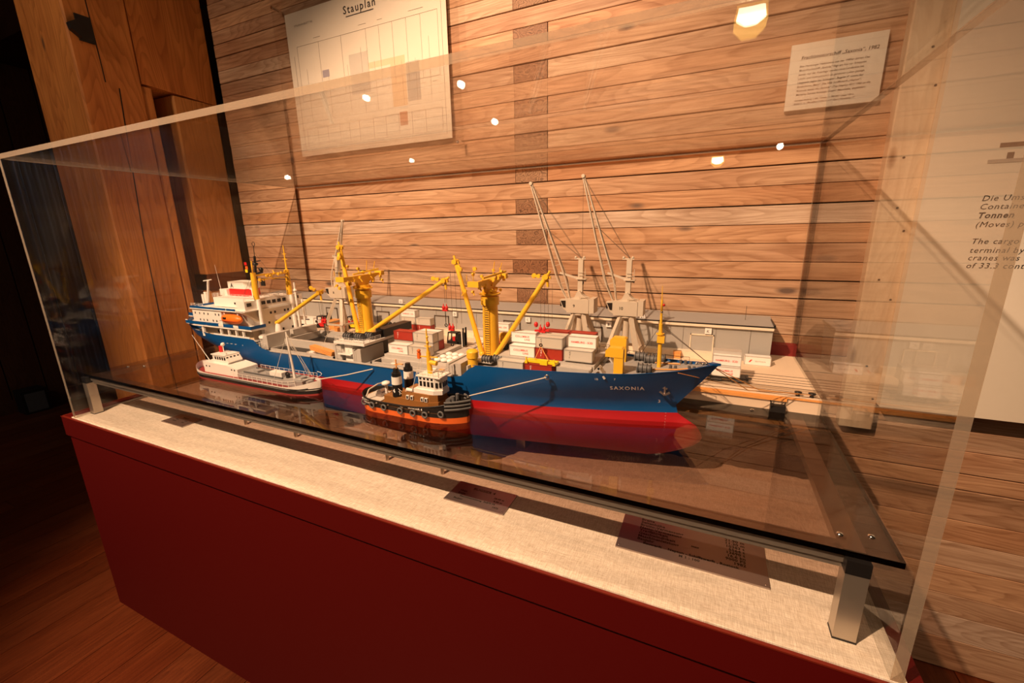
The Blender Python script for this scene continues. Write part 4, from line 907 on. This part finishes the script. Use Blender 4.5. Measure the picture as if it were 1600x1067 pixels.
part('frame',B().box(-34.0,-27.6,80.3,80.8,11.75,12.2).box(-34.0,-27.6,81.5,82.0,11.75,12.2).box(-34.2,-33.6,79.9,82.4,11.6,12.1).box(-28.0,-27.4,79.9,82.4,11.6,12.1).box(-30.8,-29.2,80.0,80.9,11.5,12.5),BYEL,s2)
for xx in (-33.9,-27.7): part('corner_post',B().box(xx-.12,xx+.12,80,80.3,12.1,12.9),BYEL,s2)
part('sling',B().tube([(-32.4,81.1,12.2),(-31.4,82.2,14.9),(-29.2,81.1,12.2)],.08,5).tube([(-31.4,82.2,14.9),(-33,87.4,16.4)],.05,5),TIMB,s2)
part('shackle',B().ring((-31.4,82.2,15.2),.3,.13,n=10),BLK,s2)
# pole aerials / ventilators
def vent_round(x,y,z,h,r,label=None):
    part('mushroom_vent',B().cyl((x,y,z),(x,y,z+h*.62),r,n=20).cyl((x,y,z+h*.58),(x,y,z+h*.88),r*1.18,n=20).lathe((x,y,z+h*.88),[(r*1.18,0),(r*.9,h*.09),(r*.3,h*.13)],20),YEL,ship,label)
vent_round(-47.3,80.6,8.6,4.6,1.15); vent_round(-46.2,95.2,9,5.0,1.15)
def vent_cowl(x,y,z,h):
    part('cowl_vent',B().box(x-.9,x+.9,y-.8,y+.8,z,z+h-1.8).prism([(x-2.6,z+h-1.9),(x+.9,z+h-1.9),(x+.9,z+h-.3),(x+.5,z+h),(x-1.9,z+h),(x-2.6,z+h-.7)],'y',y-.9,y+.9),YEL,ship)
vent_cowl(-15.0,82.7,10.5,5.6); vent_cowl(-16.0,91.6,10.5,5.6)
part('fore_mast',B().cyl((-7.9,YC,9.9),(-8.1,YC,20.2),.45,.38,n=14).cyl((-8.1,YC,20.2),(-8.2,YC,25.0),.26,.2).cyl((-8.2,YC,25),(-8.3,YC,27.8),.1,.05).cyl((-8.1,YC,18),(-8.1,YC,18.3),.8).box(-8.6,-7.2,YC-.7,YC+.2,16.4,17.8),YEL,ship)
part('mast_lamp',B().ball((-7.8,YC,24.0),.28,8),HOOK,ship); part('mast_lamp',B().ball((-8.1,YC,22.6),.3,8),CHROME,ship)
b=B()
for i in range(14): b.cyl((-8.6,YC-.3,10.5+.6*i),(-8.6,YC+.3,10.5+.6*i),.05,n=4)
part('mast_ladder',b,WIRE,ship)
part('fore_stay',B().cyl((1.2,YC,13),(-9,94,19),.08,n=4).cyl((1.2,YC,13),(-8.1,YC,20.2),.05,n=4).cyl((-13.5,96,10),(-8.1,YC,20),.05,n=4),WIRE,ship)
# winches
def winch(x,y,z,s=1.0,nm='winch'):
    b=B().cyl((x-1.0*s,y,z+.9*s),(x+1.0*s,y,z+.9*s),.75*s,n=14)
    for dx in (-1.1,-.35,.4,1.1): b.cyl((x+dx*s,y,z+.9*s),(x+(dx+.12)*s,y,z+.9*s),1.0*s,n=14)
    b.box(x-1.3*s,x-1.0*s,y-.5*s,y+.5*s,z,z+1.1*s).box(x+1.1*s,x+1.4*s,y-.5*s,y+.5*s,z,z+1.1*s).box(x-.8*s,x+.8*s,y+.7*s,y+1.4*s,z,z+.9*s)
    part(nm,b,DGREY,ship)
for x,y in ((-84.3,80.6),(-81.3,81.3),(-79.4,83.0),(-84.0,95.2),(-80.5,95.5)): winch(x,y,12.25,1.0)
for x,y in ((-44.5,82.2),(-42.2,83.2),(-43.2,94.4),(-45.5,93.2)): winch(x,y,10,.9)
for x,y in ((-10.4,84.6),(-12.2,93.0),(-9.9,91.6),(-8.6,92.8)): winch(x,y,10.8,1.1)
for x,y in ((-4.0,91.4),(-3.0,90.8),(-2.2,87.6),(-5.6,86.9)): part('bollard_pair',B().cyl((x,y,11.3),(x,y,12.3),.28,n=10).cyl((x+.9,y,11.3),(x+.9,y,12.3),.28,n=10).box(x-.4,x+1.3,y-.35,y+.35,11.2,11.5),DGREY,ship)
part('anchor_chain',B().tube([(-9.2,86,11.3),(-4.2,86.4,11.7),(-2.4,86.9,11.9)],.16,6).tube([(-9,91,11.3),(-4,90.3,11.7)],.16,6),TIMB,ship)
# midship mast platform on its house
part('platform',B().box(-87.2,-76.9,78.2,97.6,11.6,12.2),WHITE,ship); part('platform_house',B().box(-84.6,-82.0,79.2,82.6,6.8,11.6).box(-84.9,-82,87,95,6.8,11.6),WHITE,ship)
part('lower_gallery',B().box(-86.2,-81.8,78.2,80.6,8.7,9.0),WHITE,ship)
rail([(-87,97.4,12.2),(-87,78.4,12.2),(-77.1,78.4,12.2),(-77.1,84.5,12.2)],1.1); rail([(-86.6,80.2,9.2),(-86.6,78.4,9.2),(-82.5,78.4,9.2)],1.0)
tr=part('black_chute',B().prism([(-79.8,12.3),(-77.5,12.3),(-77.5,14.2)],'y',83,97.4).box(-79.9,-77,86,97.5,12.25,14.4),BLK,ship)
part('foredeck_house',B().box(-49.6,-43.2,81.8,95.6,9.8,10.2),LGREY,ship)
# hatches: coamings and folded covers
def coaming(x0,x1,y0,y1,z0,z1,t=.45):
    part('hatch_coaming',B().box(x0,x1,y0,y0+t,z0,z1).box(x0,x1,y1-t,y1,z0,z1).box(x0,x0+t,y0,y1,z0,z1).box(x1-t,x1,y0,y1,z0,z1),LGREY,ship)
    part('hold',B().box(x0+t,x1-t,y0+t,y1-t,6.76,6.95),BLK,ship)
def stack(x,y0,y1,z0,z1,n=3,w=.85,panel=1.3,m=LGREY):
    for i in range(n): part('folded_cover',B().box(x+i*(w+.08),x+i*(w+.08)+w,y0,y1,z0+.25*(i%2),z1-.3*(i%2)),m,ship)
    part('folded_cover',B().box(x+n*(w+.08),x+n*(w+.08)+panel,y0-.1,y1+.1,z0+.2,z1+.35),m,ship)
coaming(-113.9,-88.6,79.0,84.6,6.8,7.5); coaming(-113.9,-88.6,85.2,97.4,6.8,9.0)
part('centre_girder',B().box(-113.9,-88.4,84.2,85.3,6.8,9.1),LGREY,ship)
stack(-117.4,79.0,86.4,6.9,10.9,3,.6,1.3); stack(-117.8,88.0,96.6,6.9,10.7,3,.6,1.3)
stack(-88.2,79.0,83.4,6.9,10.9,2,.6,1.2); stack(-88.2,85.6,96.6,6.9,10.8,2,.6,1.2)
part('tween_deck_load',B().box(-100,-92,80,86.8,6.9,7.5),CGREY,ship); part('white_load',B().box(-98.5,-93.5,79.6,83,7.5,7.8),CWHITE,ship)
coaming(-76.2,-52.6,79.0,97.8,6.8,7.6)
stack(-81.6,78.7,87.0,5.6,10.2,3,.5,1.1); stack(-81.6,89.2,97.0,7.2,10.4,3,.5,1.1)
part('hatch_cover',B().box(-73.8,-53,80.4,97.2,6.2,8.35).box(-73.4,-59.6,81.2,96,8.35,9.3),LGREY,ship)
stack(-53.2,78.6,86.6,5.9,9.8,3,.75,1.5); stack(-53.2,89.2,97.6,6.9,10.6,3,.75,1.5)
part('hatch_cover',B().box(-42,-20,82.9,97,9.1,11.7),LGREY,ship); part('hatch_cover',B().box(-27.2,-20.4,80.2,82.8,9.9,11.2).box(-27.2,-20.4,80.2,80.5,11.2,11.5).box(-27.2,-20.4,82.5,82.8,11.2,11.5),LGREY,ship)
for i in range(2): part('folded_cover',B().beam((-20.2+i*.2,81.2+i*9,10),(-18.4+i*.2,81.2+i*9,12.2),1.8,.5).beam((-18.6,81.2+i*9,12.2),(-17.2,81.2+i*9,10),1.8,.4),LGREY,ship)
rail([(-24,97.8,11),(-16,97,11)],1.5,BLK)
# loose cargo on the ship
ti=thing('timber_bundle','bundle of orange timber slung over the near side of the aft hatch','timber',(-90,80,7.6))
for i in range(3):
    for j in range(3): part('plank',B().beam((-97.0+.15*i,79.0+.55*i,8.9+.42*j),(-89.8+.2*j,79.4+.55*i,7.6+.42*j),.5,.38),TIMB,ti)
part('sling',B().tube([(-93.6,78.7,8.2),(-93.6,80.4,9.9),(-94.5,84,14),(-101,YC,12.9)],.05,5),ROPE,ti)
for i in range(12):
    xx=-58.6+(i%4)*1.75+random.uniform(-.1,.1); yy=83.2+(i//4)*2.6
    solo('cargo_sack',B().ball((xx,yy,8.9),.95,9,.55),CWHITE,'white sack, %s from left in the %s row of the hatch heap'%(['first','second','third','last'][i%4],['near','middle','far'][i//4]),'sack','white sacks on the midship hatch cover')
solo('red_tarpaulin',B().beam((-53.9,83,9.2),(-52.2,88.5,9.3),.5,.3),TXR,'thin red strip of tarpaulin beside the white sacks','tarpaulin')
for i,(x_,y_) in enumerate(((-70.3,79.5),(-68.4,79.6),(-58.4,79.5),(-56.2,79.6))): solo('small_crate',B().box(x_,x_+1.4,y_,y_+.8,6.97,7.6),TIMB if i%2 else CWHITE,'tiny crate on the side deck, %s of four from the left'%['first','second','third','last'][i],'crate','tiny crates along the midship side deck')
solo('jib_pole',B().cyl((-60,97,8),(-60,97,13),.16,n=6),WHITE,'short white pole at the far edge of the midship hatch','pole')

# ================================================================ SMALL CRAFT
def small_hull(x0,x1,yc,hy,zb,sheer,bands,nb=28,bow=8,stern=5,pb=2.2,flare=.12):
    """bands: list of (z fraction or abs z, material index above)"""
    b=B(); idx={}
    zs=[zb]+[z for z,_ in bands]+[None]
    def half(s,t):
        x=x0+(x1-x0)*s; df=(x1-x)/bow; da=(x-x0)/stern
        f=1 if df>=1 else (1-(1-df)**pb)**.75; g=1 if da>=1 else (1-(1-da)**pb)**.6
        return hy*f*g*(1-flare+flare*t)
    S=[.5-.5*math.cos(PI*(i/nb)) for i in range(nb+1)]
    for i,z in enumerate(zs):
        t=i/(len(zs)-1)
        for j,s in enumerate(S):
            x=x0+(x1-x0)*s; zz=sheer(s) if z is None else min(z,sheer(s)-.01)
            xr=x+ (1.2*t-.9 if j==nb else 0); h=half(s,t)
            for sd in (-1,1): idx[i,j,sd]=len(b.v); b.v.append((xr,yc+sd*h,zz))
    for i in range(len(zs)-1):
        b.mi=0 if i==0 else bands[i-1][1]
        for j in range(nb):
            b.face([idx[i,j,-1],idx[i,j+1,-1],idx[i+1,j+1,-1],idx[i+1,j,-1]],True); b.face([idx[i,j,1],idx[i+1,j,1],idx[i+1,j+1,1],idx[i,j+1,1]],True)
    return b,half
# --- bunker barge
BX0,BX1,BY,BH=-133.6,-86.0,71.4,4.1
shr=lambda s: 2.3+1.6*max(0,(s-.82)/.18)**1.6+1.6*max(0,(.18-s)/.18)**1.5
barge=thing('tanker_barge_model','small model tanker barge with white wheelhouse lying left beside the big ship','model boat',((BX0+BX1)/2,BY,0))
hb_,half=small_hull(BX0,BX1,BY,BH,0.02,shr,[(.5,1),(1.45,2),(1.6,1),(1.9,3)],bow=9,stern=6)
part('hull',hb_,[DRED,BLK,TXW,WHITE],barge)
def dk(x0,x1,yc,half,X0_,X1_,z,ins=.2,n=24):
    b=B()
    for i in range(n+1):
        x=x0+(x1-x0)*i/n; h=max(.02,half((x-X0_)/(X1_-X0_),1)-ins); b.v+=[(x,yc-h,z),(x,yc+h,z)]
    for i in range(n): b.face([2*i,2*i+2,2*i+3,2*i+1])
    return b
part('deck',dk(BX0+.3,BX1-.3,BY,half,BX0,BX1,2.05),DRED,barge)
part('tank_trunk',B().prism([(-114,BY-2.6),(-93,BY-2.6),(-90.6,BY-1.4),(-90.6,BY+1.4),(-93,BY+2.6),(-114,BY+2.6)],'z',2.05,3.3),GREY,barge)
for yy in (-1.9,1.7): part('cargo_pipe',B().cyl((-112,BY+yy,3.55),(-97,BY+yy,3.55),.22,n=8),DGREY,barge)
for xx in (-109.5,-104.5,-93.2): part('tank_hatch',B().box(xx,xx+1.7,BY-.9,BY+.9,3.3,3.9),GREY,barge)
part('white_cover',B().box(-102.6,-98.0,BY-1.3,BY+.4,3.35,4.6),WHITE,barge); part('deck_pump',B().ring((-96.6,BY-.6,4.2),.6,.2).box(-97,-96.2,BY-.9,BY-.3,3.3,4.2),BLK,barge)
part('aft_house',B().prism([(-127.8,2.0),(-113.2,2.0),(-113.2,4.2),(-118,4.9),(-127.8,5.0)],'y',BY-2.9,BY+2.9),WHITE,barge)
wb_=part('wheelhouse',B().prism([(-124.6,4.9),(-118.4,4.9),(-117.8,5.5),(-119.2,7.3),(-124.6,7.0)],'y',BY-2.0,BY+2.0),WHITE,barge)
b=B()
for i in range(5): b.box(-123.6+i*1.0,-123.0+i*1.0,BY-2.06,BY-1.98,5.9,6.7)
for i in range(4): b.beam((-118.0-.35,BY-1.6+i*1.0,6.0),(-118.0-.8,BY-1.6+i*1.0,6.8),.55,.1)
part('windows',b,WINB,wb_)
b=B()
for xx in (-126.6,-125.2,-115.6,-114.4): b.cyl((xx,BY-2.95,3.9),(xx,BY-2.88,3.9),.24,n=8)
part('portholes',b,WINB,barge)
part('roof',B().box(-125,-119,BY-2.2,BY+2.2,7.05,7.3),WHITE,barge)
part('funnel',B().cyl((-124.2,BY+.5,7.2),(-124.2,BY+.5,9.0),.6,n=12),HOOK,barge,label='small red funnel'); part('radar_dome',B().cyl((-122.4,BY,7.3),(-122.4,BY,9.2),.14,n=8).ball((-122.4,BY,9.7),.55,10),WHITE,barge)
part('search_light',B().ball((-119.6,BY-1.2,7.7),.3,8),WHITE,barge)
part('stern_pole',B().cyl((-126.8,BY-1.6,4.9),(-130.0,BY-3.2,12.6),.12,.06,n=6),WHITE,barge)
part('mast',B().cyl((-94.9,BY,3.3),(-95.7,BY,15.4),.36,.16,n=12),WHITE,barge)
b=B()
for a,c in (((-95.6,BY,14.8),(-99.5,BY-2.4,3.4)),((-95.6,BY,14.8),(-99.5,BY+2.4,3.4)),((-95.6,BY,14.8),(-88.4,BY,4.6)),((-95.5,BY,12.8),(-92,BY-2.6,3.4)),((-95.5,BY,12.8),(-92,BY+2.6,3.4)),((-95.6,BY,15.2),(-90,BY+.4,3.6))): b.cyl(a,c,.055,n=4)
part('mast_stay',b,ROPE,barge)
b=B()
for sd in (-1,1):
    xs=[-113.5+1.9*i for i in range(13)]
    ps=[(x,BY+sd*(half((x-BX0)/(BX1-BX0),1)-.12),shr((x-BX0)/(BX1-BX0))) for x in xs]
    for p in ps: b.cyl(p,(p[0],p[1],p[2]+1.35),.07,n=4)
    b.tube([(p[0],p[1],p[2]+1.35) for p in ps],.06,4); b.tube([(p[0],p[1],p[2]+.7) for p in ps],.04,4)
part('railing',b,WHITE,barge)
part('bow_windlass',B().cyl((-89.6,BY-.8,2.9),(-89.6,BY+.8,2.9),.5,n=10).box(-90.4,-88.8,BY-1,BY+1,2.05,2.5).ball((-88.2,BY,4),.5,8),GREY,barge)
b=B()
for i in range(9):
    t=PI*(i/8-.5); b.v+=[]
pts=[(BX1-4.2+3.7*math.cos(PI*(i/8-.5)),BY+3.1*math.sin(PI*(i/8-.5)),shr(.97)+1.15) for i in range(9)]
b.tube(pts,.07,5); part('bow_rail',b,WHITE,barge)
part('rubbing_strake',B().tube([(BX0+(BX1-BX0)*s,BY-half(s,.6)-.08,1.35+.9*max(0,(s-.85)/.15)) for s in [i/24 for i in range(1,24)]],.16,6),BLK,barge)
# --- tug
TX0,TX1,TY,TH=-71.2,-43.4,71.6,4.3
tsh=lambda s: 3.1+2.4*max(0,(s-.45)/.55)**2+.7*max(0,(.3-s)/.3)**2
tug=thing('tug_model','small black and orange model tug with twin funnels in front of the big ship','model boat',((TX0+TX1)/2,TY,0))
hb2,th=small_hull(TX0,TX1,TY,TH,0.02,tsh,[(1.35,1),(2.6,1)],bow=9.5,stern=5.5,pb=2.3,flare=.16)
part('hull',hb2,[TORG,BLK],tug)
part('inner_bulwark',B().tube([(TX0+(TX1-TX0)*s,TY+th(s,1)-.1,tsh(s)-.1) for s in [i/24 for i in range(1,24)]],.2,6).tube([(TX0+(TX1-TX0)*s,TY-th(s,1)+.1,tsh(s)-.05) for s in [i/24 for i in range(1,24)]],.18,6),BLK,tug)
part('deck',dk(TX0+.4,TX1-.4,TY,th,TX0,TX1,2.4),BRN,tug); part('aft_deck',B().box(-70,-64.5,TY-2.8,TY+2.8,2.42,2.62),CGREY,tug)
part('lower_house',B().prism([(-63.5,TY-2.7),(-51.6,TY-2.9),(-49.6,TY-2.0),(-49.6,TY+2.0),(-51.6,TY+2.9),(-63.5,TY+2.7)],'z',2.4,4.1),BRN,tug)
part('upper_house',B().prism([(-58.6,TY-2.6),(-51.4,TY-2.6),(-49.8,TY-1.8),(-49.8,TY+1.8),(-51.4,TY+2.6),(-58.6,TY+2.6)],'z',4.1,5.7),BRN,tug)
for xx in (-57.2,-56.1,-53.4,-52.4): part('porthole',B().box(xx,xx+.65,TY-2.98,TY-2.58,4.2,5.05),TXW,tug)
b=B()
for xx in (-57.2,-56.1,-53.4,-52.4): b.box(xx+.12,xx+.53,TY-3.0,TY-2.9,4.3,4.95)
part('porthole_glass',b,WINB,tug)
part('lower_wheelhouse',B().prism([(-55.6,TY-2.2),(-50.6,TY-2.2),(-48.9,TY-1.3),(-48.9,TY+1.3),(-50.6,TY+2.2),(-55.6,TY+2.2)],'z',5.7,6.6),WHITE,tug)
wh2=part('wheelhouse',B().prism([(-54.4,TY-1.9),(-50.4,TY-1.9),(-49.0,TY-1.0),(-49.0,TY+1.0),(-50.4,TY+1.9),(-54.4,TY+1.9)],'z',6.6,9.4),WHITE,tug)
b=B()
for i in range(4): b.box(-54.1+i*.95,-53.5+i*.95,TY-1.96,TY-1.88,7.3,8.4)
for i in range(4): b.box(-54.1+i*.95,-53.6+i*.95,TY-1.96,TY-1.88,8.75,9.15)
for i in range(2): b.beam((-50.3+.12+i*.65,TY-1.9+.06+i*.42,7.8),(-50.3+.5+i*.65,TY-1.9+.3+i*.42,7.8),.1,1.1)
for i in range(3): b.box(-49.02,-48.94,TY-.9+i*.65,TY-.45+i*.65,7.3,8.4)
part('windows',b,WINB,wh2)
part('wheelhouse_roof',B().box(-54.8,-48.8,TY-2.1,TY+2.1,9.4,9.65),WHITE,tug)
rail([(-54.6,TY-1.9,9.65),(-49.2,TY-1.9,9.65),(-49.2,TY+1.9,9.65)],1.2,WHITE,'railing',.06,tug,1.2,2)
rail([(-61,TY-2.4,5.7),(-58.4,TY-2.4,4.1),(-55.8,TY-2.3,5.7)],1.2,WHITE,'railing',.06,tug,.9,2)
tm=part('tug_mast',B().cyl((-52.6,TY,9.6),(-52.8,TY,14.4),.62,.42,n=14).cyl((-52.8,TY,14.4),(-52.9,TY,19.4),.3,.12,n=10).beam((-55.0,TY,13.2),(-50.4,TY,13.4),.22).beam((-53.6,TY,15.6),(-52,TY,15.6),.2).ball((-52.8,TY,16.4),.35,8).ball((-52.8,TY,17.6),.3,8).cyl((-52.8,TY,12.2),(-50.8,TY,12.0),.5),YEL,tug)
part('crow_figure',B().ball((-55.2,TY,14.4),.42,8).box(-55.5,-54.9,TY-.3,TY+.3,12.7,14.0),TORG,tug)
part('halyard',B().cyl((-55.0,TY,13.0),(-56.5,TY-1.5,6),.05,n=4).cyl((-54.6,TY,13.0),(-55.0,TY-1.5,6),.05,n=4),ROPE,tug)
for yy,lab in ((TY-1.7,True),(TY+2.4,False)):
    f=part('funnel',B().cyl((-60.4,yy,4.1),(-60.4,yy,9.4),1.15,1.0,n=20).cyl((-60.4,yy,8.9),(-60.4,yy,10.4),.85,.55,n=16),BLK,tug,label='black tug funnel with a white band')
    part('white_band',B().cyl((-60.4,yy,6.9),(-60.4,yy,8.6),1.14,1.08,n=20),WHITE,f)
    if lab: text('4',1.2,TXW,f,(-60.4,yy-1.19,5.2),bold=.03,fn=(lambda p,yy=yy:(p.x,yy-math.sqrt(1.2**2-(p.x+60.4)**2),p.z))); part('exhaust_pipe',B().cyl((-60.2,yy,10.3),(-60.2,yy,12.4),.16,n=6).beam((-60.7,yy,11.2),(-59.8,yy,11.2),.18),TIMB,f)
part('mushroom_vent',B().cyl((-63.8,TY-1.4,4.1),(-63.8,TY-1.4,6.0),.32,n=10).lathe((-63.8,TY-1.4,6.0),[(.35,0),(1.0,.25),(.9,.7),(.3,.95)],12),WHITE,tug)
part('life_raft',B().cyl((-57.4,TY-2.2,6.1),(-55.8,TY-2.2,6.1),.4,n=10),WHITE,tug)
part('towing_winch',B().cyl((-66.6,TY-.8,3.4),(-66.6,TY+.8,3.4),.8,n=12).box(-67.4,-65.9,TY-1.1,TY+1.1,2.6,3.3),STEEL,tug)
part('towing_arch',B().tube([(-68.0,TY-3.4,3.4),(-67.8,TY-2.6,4.8),(-67.6,TY,5.2),(-67.8,TY+2.6,4.8),(-68.0,TY+3.4,3.4)],.16,6),ROPE,tug)
for s,z in ((.09,2.0),(.19,1.9),(.31,1.85),(.47,1.75),(.59,1.75),(.70,1.85),(.83,2.3)):
    x=TX0+(TX1-TX0)*s; part('tyre_fender',B().ring((x,TY-th(s,.5)-.22,z),.6,.2,'y',16,6),RUB,tug)
for k,zz in enumerate((3.1,3.9,4.7)):
    part('bow_fender',B().tube([(TX0+(TX1-TX0)*s,TY+sd*(th(s,.8)+.12),zz+.2) for sd,s in [(-1,.86),(-1,.91),(-1,.955),(-1,.985)]]+[(TX1+.35,TY,zz+.2)]+[(TX0+(TX1-TX0)*s,TY+th(s,.8)+.12,zz+.2) for s in (.985,.955,.91)],.26,7),RUB,tug)
part('fore_bitts',B().cyl((-46.6,TY-.8,2.4),(-46.6,TY-.8,5.6),.4).cyl((-46.6,TY+.8,2.4),(-46.6,TY+.8,5.6),.4).cyl((-47.9,TY-1,4.3),(-47.9,TY+1,4.3),.6),DGREY,tug)
ft=lambda p:(p.x,TY-th((p.x-TX0)/(TX1-TX0),.75)-.12,p.z)
text('BUGSIER 4',.72,TXW,tug,(-54.0,60,2.75),fn=ft,space=1.1,bold=.01); text('IIS',.6,TXW,tug,(-57.6,60,2.7),fn=ft); text('BUGSIER 4',.55,TXW,tug,(-68.0,60,2.75),fn=ft); text('HAMBURG',.5,TXW,tug,(-67.6,60,2.15),fn=ft); text('2S',.6,TXW,tug,(-64.4,60,2.6),fn=ft,bold=.01)
for s in (.25,.36,.5,.62,.74): 
    x=TX0+(TX1-TX0)*s; part('freeing_port',B().cyl((x,TY-th(s,.8)-.16,2.75),(x,TY-th(s,.8)-.1,2.75),.16,n=6),TXG,tug)
# ================================================================ MOORING ROPES
def rope(name,pts,r,label,m=ROPE): 
    b=B().tube(pts,r,6); solo(name,b,m,label,'rope')
rope('mooring_rope',[(-43.2,71.6,5.9),(-36,74.5,7.8),(-28.4,77.4,9.9)],.13,'pale tow rope from the tug bow up to the eye in the blue hull')
rope('mooring_rope',[(-86.2,71.6,4.0),(-80,74.4,5.0),(-74.2,77.5,6.3)],.15,'pale rope from the tanker barge bow up to the blue hull')
rope('mooring_rope',[(1.5,YC,12.7),(9,94,6.5),(19.3,103.4,3.9)],.09,'pale rope from the ship bow tip to the nearer quay bollard',TIMB)
rope('mooring_rope',[(1.2,YC+.6,12.6),(11,95.5,6.4),(21.8,103.4,3.9)],.09,'pale rope from the ship bow tip to the quay bollard at the corner',TIMB)
rope('mooring_rope',[(-4,YC-4.5,11.8),(6,94,7.2),(19.3,103.3,3.7)],.07,'thin rope from the near side of the bow to the quay bollard',TIMB)

# ================================================================ LAMPS OF THE ROOM (seen as reflections in the panes)
BULB=glow('lamp_glass',(1,.80,.52),34); BULBW=glow('lamp_white',(1,.86,.68),45); AMB=glow('amber_glass',(1,.55,.10),7)
def pendant(x,y,z,s,label):
    c=thing('pendant_lantern',label,'lamp',(x,y,z),'pendant lanterns')
    part('glass_body',B().prism([(x-7*s,z+5*s),(x-8*s,z-2*s),(x-3.4*s,z-6.5*s),(x+3.4*s,z-6.5*s),(x+8*s,z-2*s),(x+7*s,z+5*s)],'y',y-7*s,y+7*s),AMB,c)
    part('bulb',B().prism([(x-6.2*s,z+3.5*s),(x-7*s,z-2*s),(x-2.6*s,z-5*s),(x+2.6*s,z-5*s),(x+7*s,z-2*s),(x+6.2*s,z+3.5*s)],'y',y+7*s,y+7.4*s),BULB,c)
    part('cap',B().lathe((x,y,z+5*s),[(7.5*s,0),(5*s,2*s),(1*s,3*s)],8),BLK,c); part('cord',B().cyl((x,y,z+7*s),(x,y,z+90),.3,n=6),BLK,c)
pendant(8,-190,147,1.0,'amber glass pendant lantern nearest behind the viewer'); pendant(-4,-540,123,1.0,'amber glass pendant lantern farther down the room')
lamps=[(-228,-128,159),(-214,-128,155),(-257,-185,143),(-162,-170,135),(-160,-215,121),(-330,-335,123),(-430,-245,102),(39,-290,97),(-92,-73,187),(-35,-112,196)]
LA_=['first','second','third','fourth','fifth','sixth','seventh','eighth']
for i,(x,y,z) in enumerate(lamps):
    c=thing('track_spotlight','small black room spotlight, %s from the left of those mirrored in the case'%['third','fourth','fifth','seventh','sixth','second','first','tenth','eighth','ninth'][i],'lamp',(x,y,z),'ceiling spotlights behind the viewer')
    d=(Vector((-80,90,0))-Vector((x,y,z))).normalized(); p=Vector((x,y,z))
    part('housing',B().cyl(p-d*9,p-d*.3,3.2,n=16),BLK,c); part('lens',B().cyl(p-d*.3,p,2.3 if i<8 else 2.8,n=16),BULBW,c); part('stem',B().cyl(p-d*5,p-d*5+Vector((0,0,14)),.8,n=8),BLK,c)
b=B(); zz=[ZFLOOR,150]
for i in range(241):
    for k_ in range(2): b.v.append((-470+1.6*math.sin(i*1.05),-230+.95*i,zz[k_]))
for i in range(240): b.face([2*i,2*i+2,2*i+3,2*i+1],True)
cur=solo('pleated_curtain',b,paint('curtain_blue_grey',(.35,.42,.50),.8),'pale blue grey pleated curtain on the left wall, mirrored in the case','curtain')
spot('spot_beam_curtain',(-3.9,-1.7,2.9),(-4.7,-.7,1.35),22,70,.9,.04,(.62,.8,1))
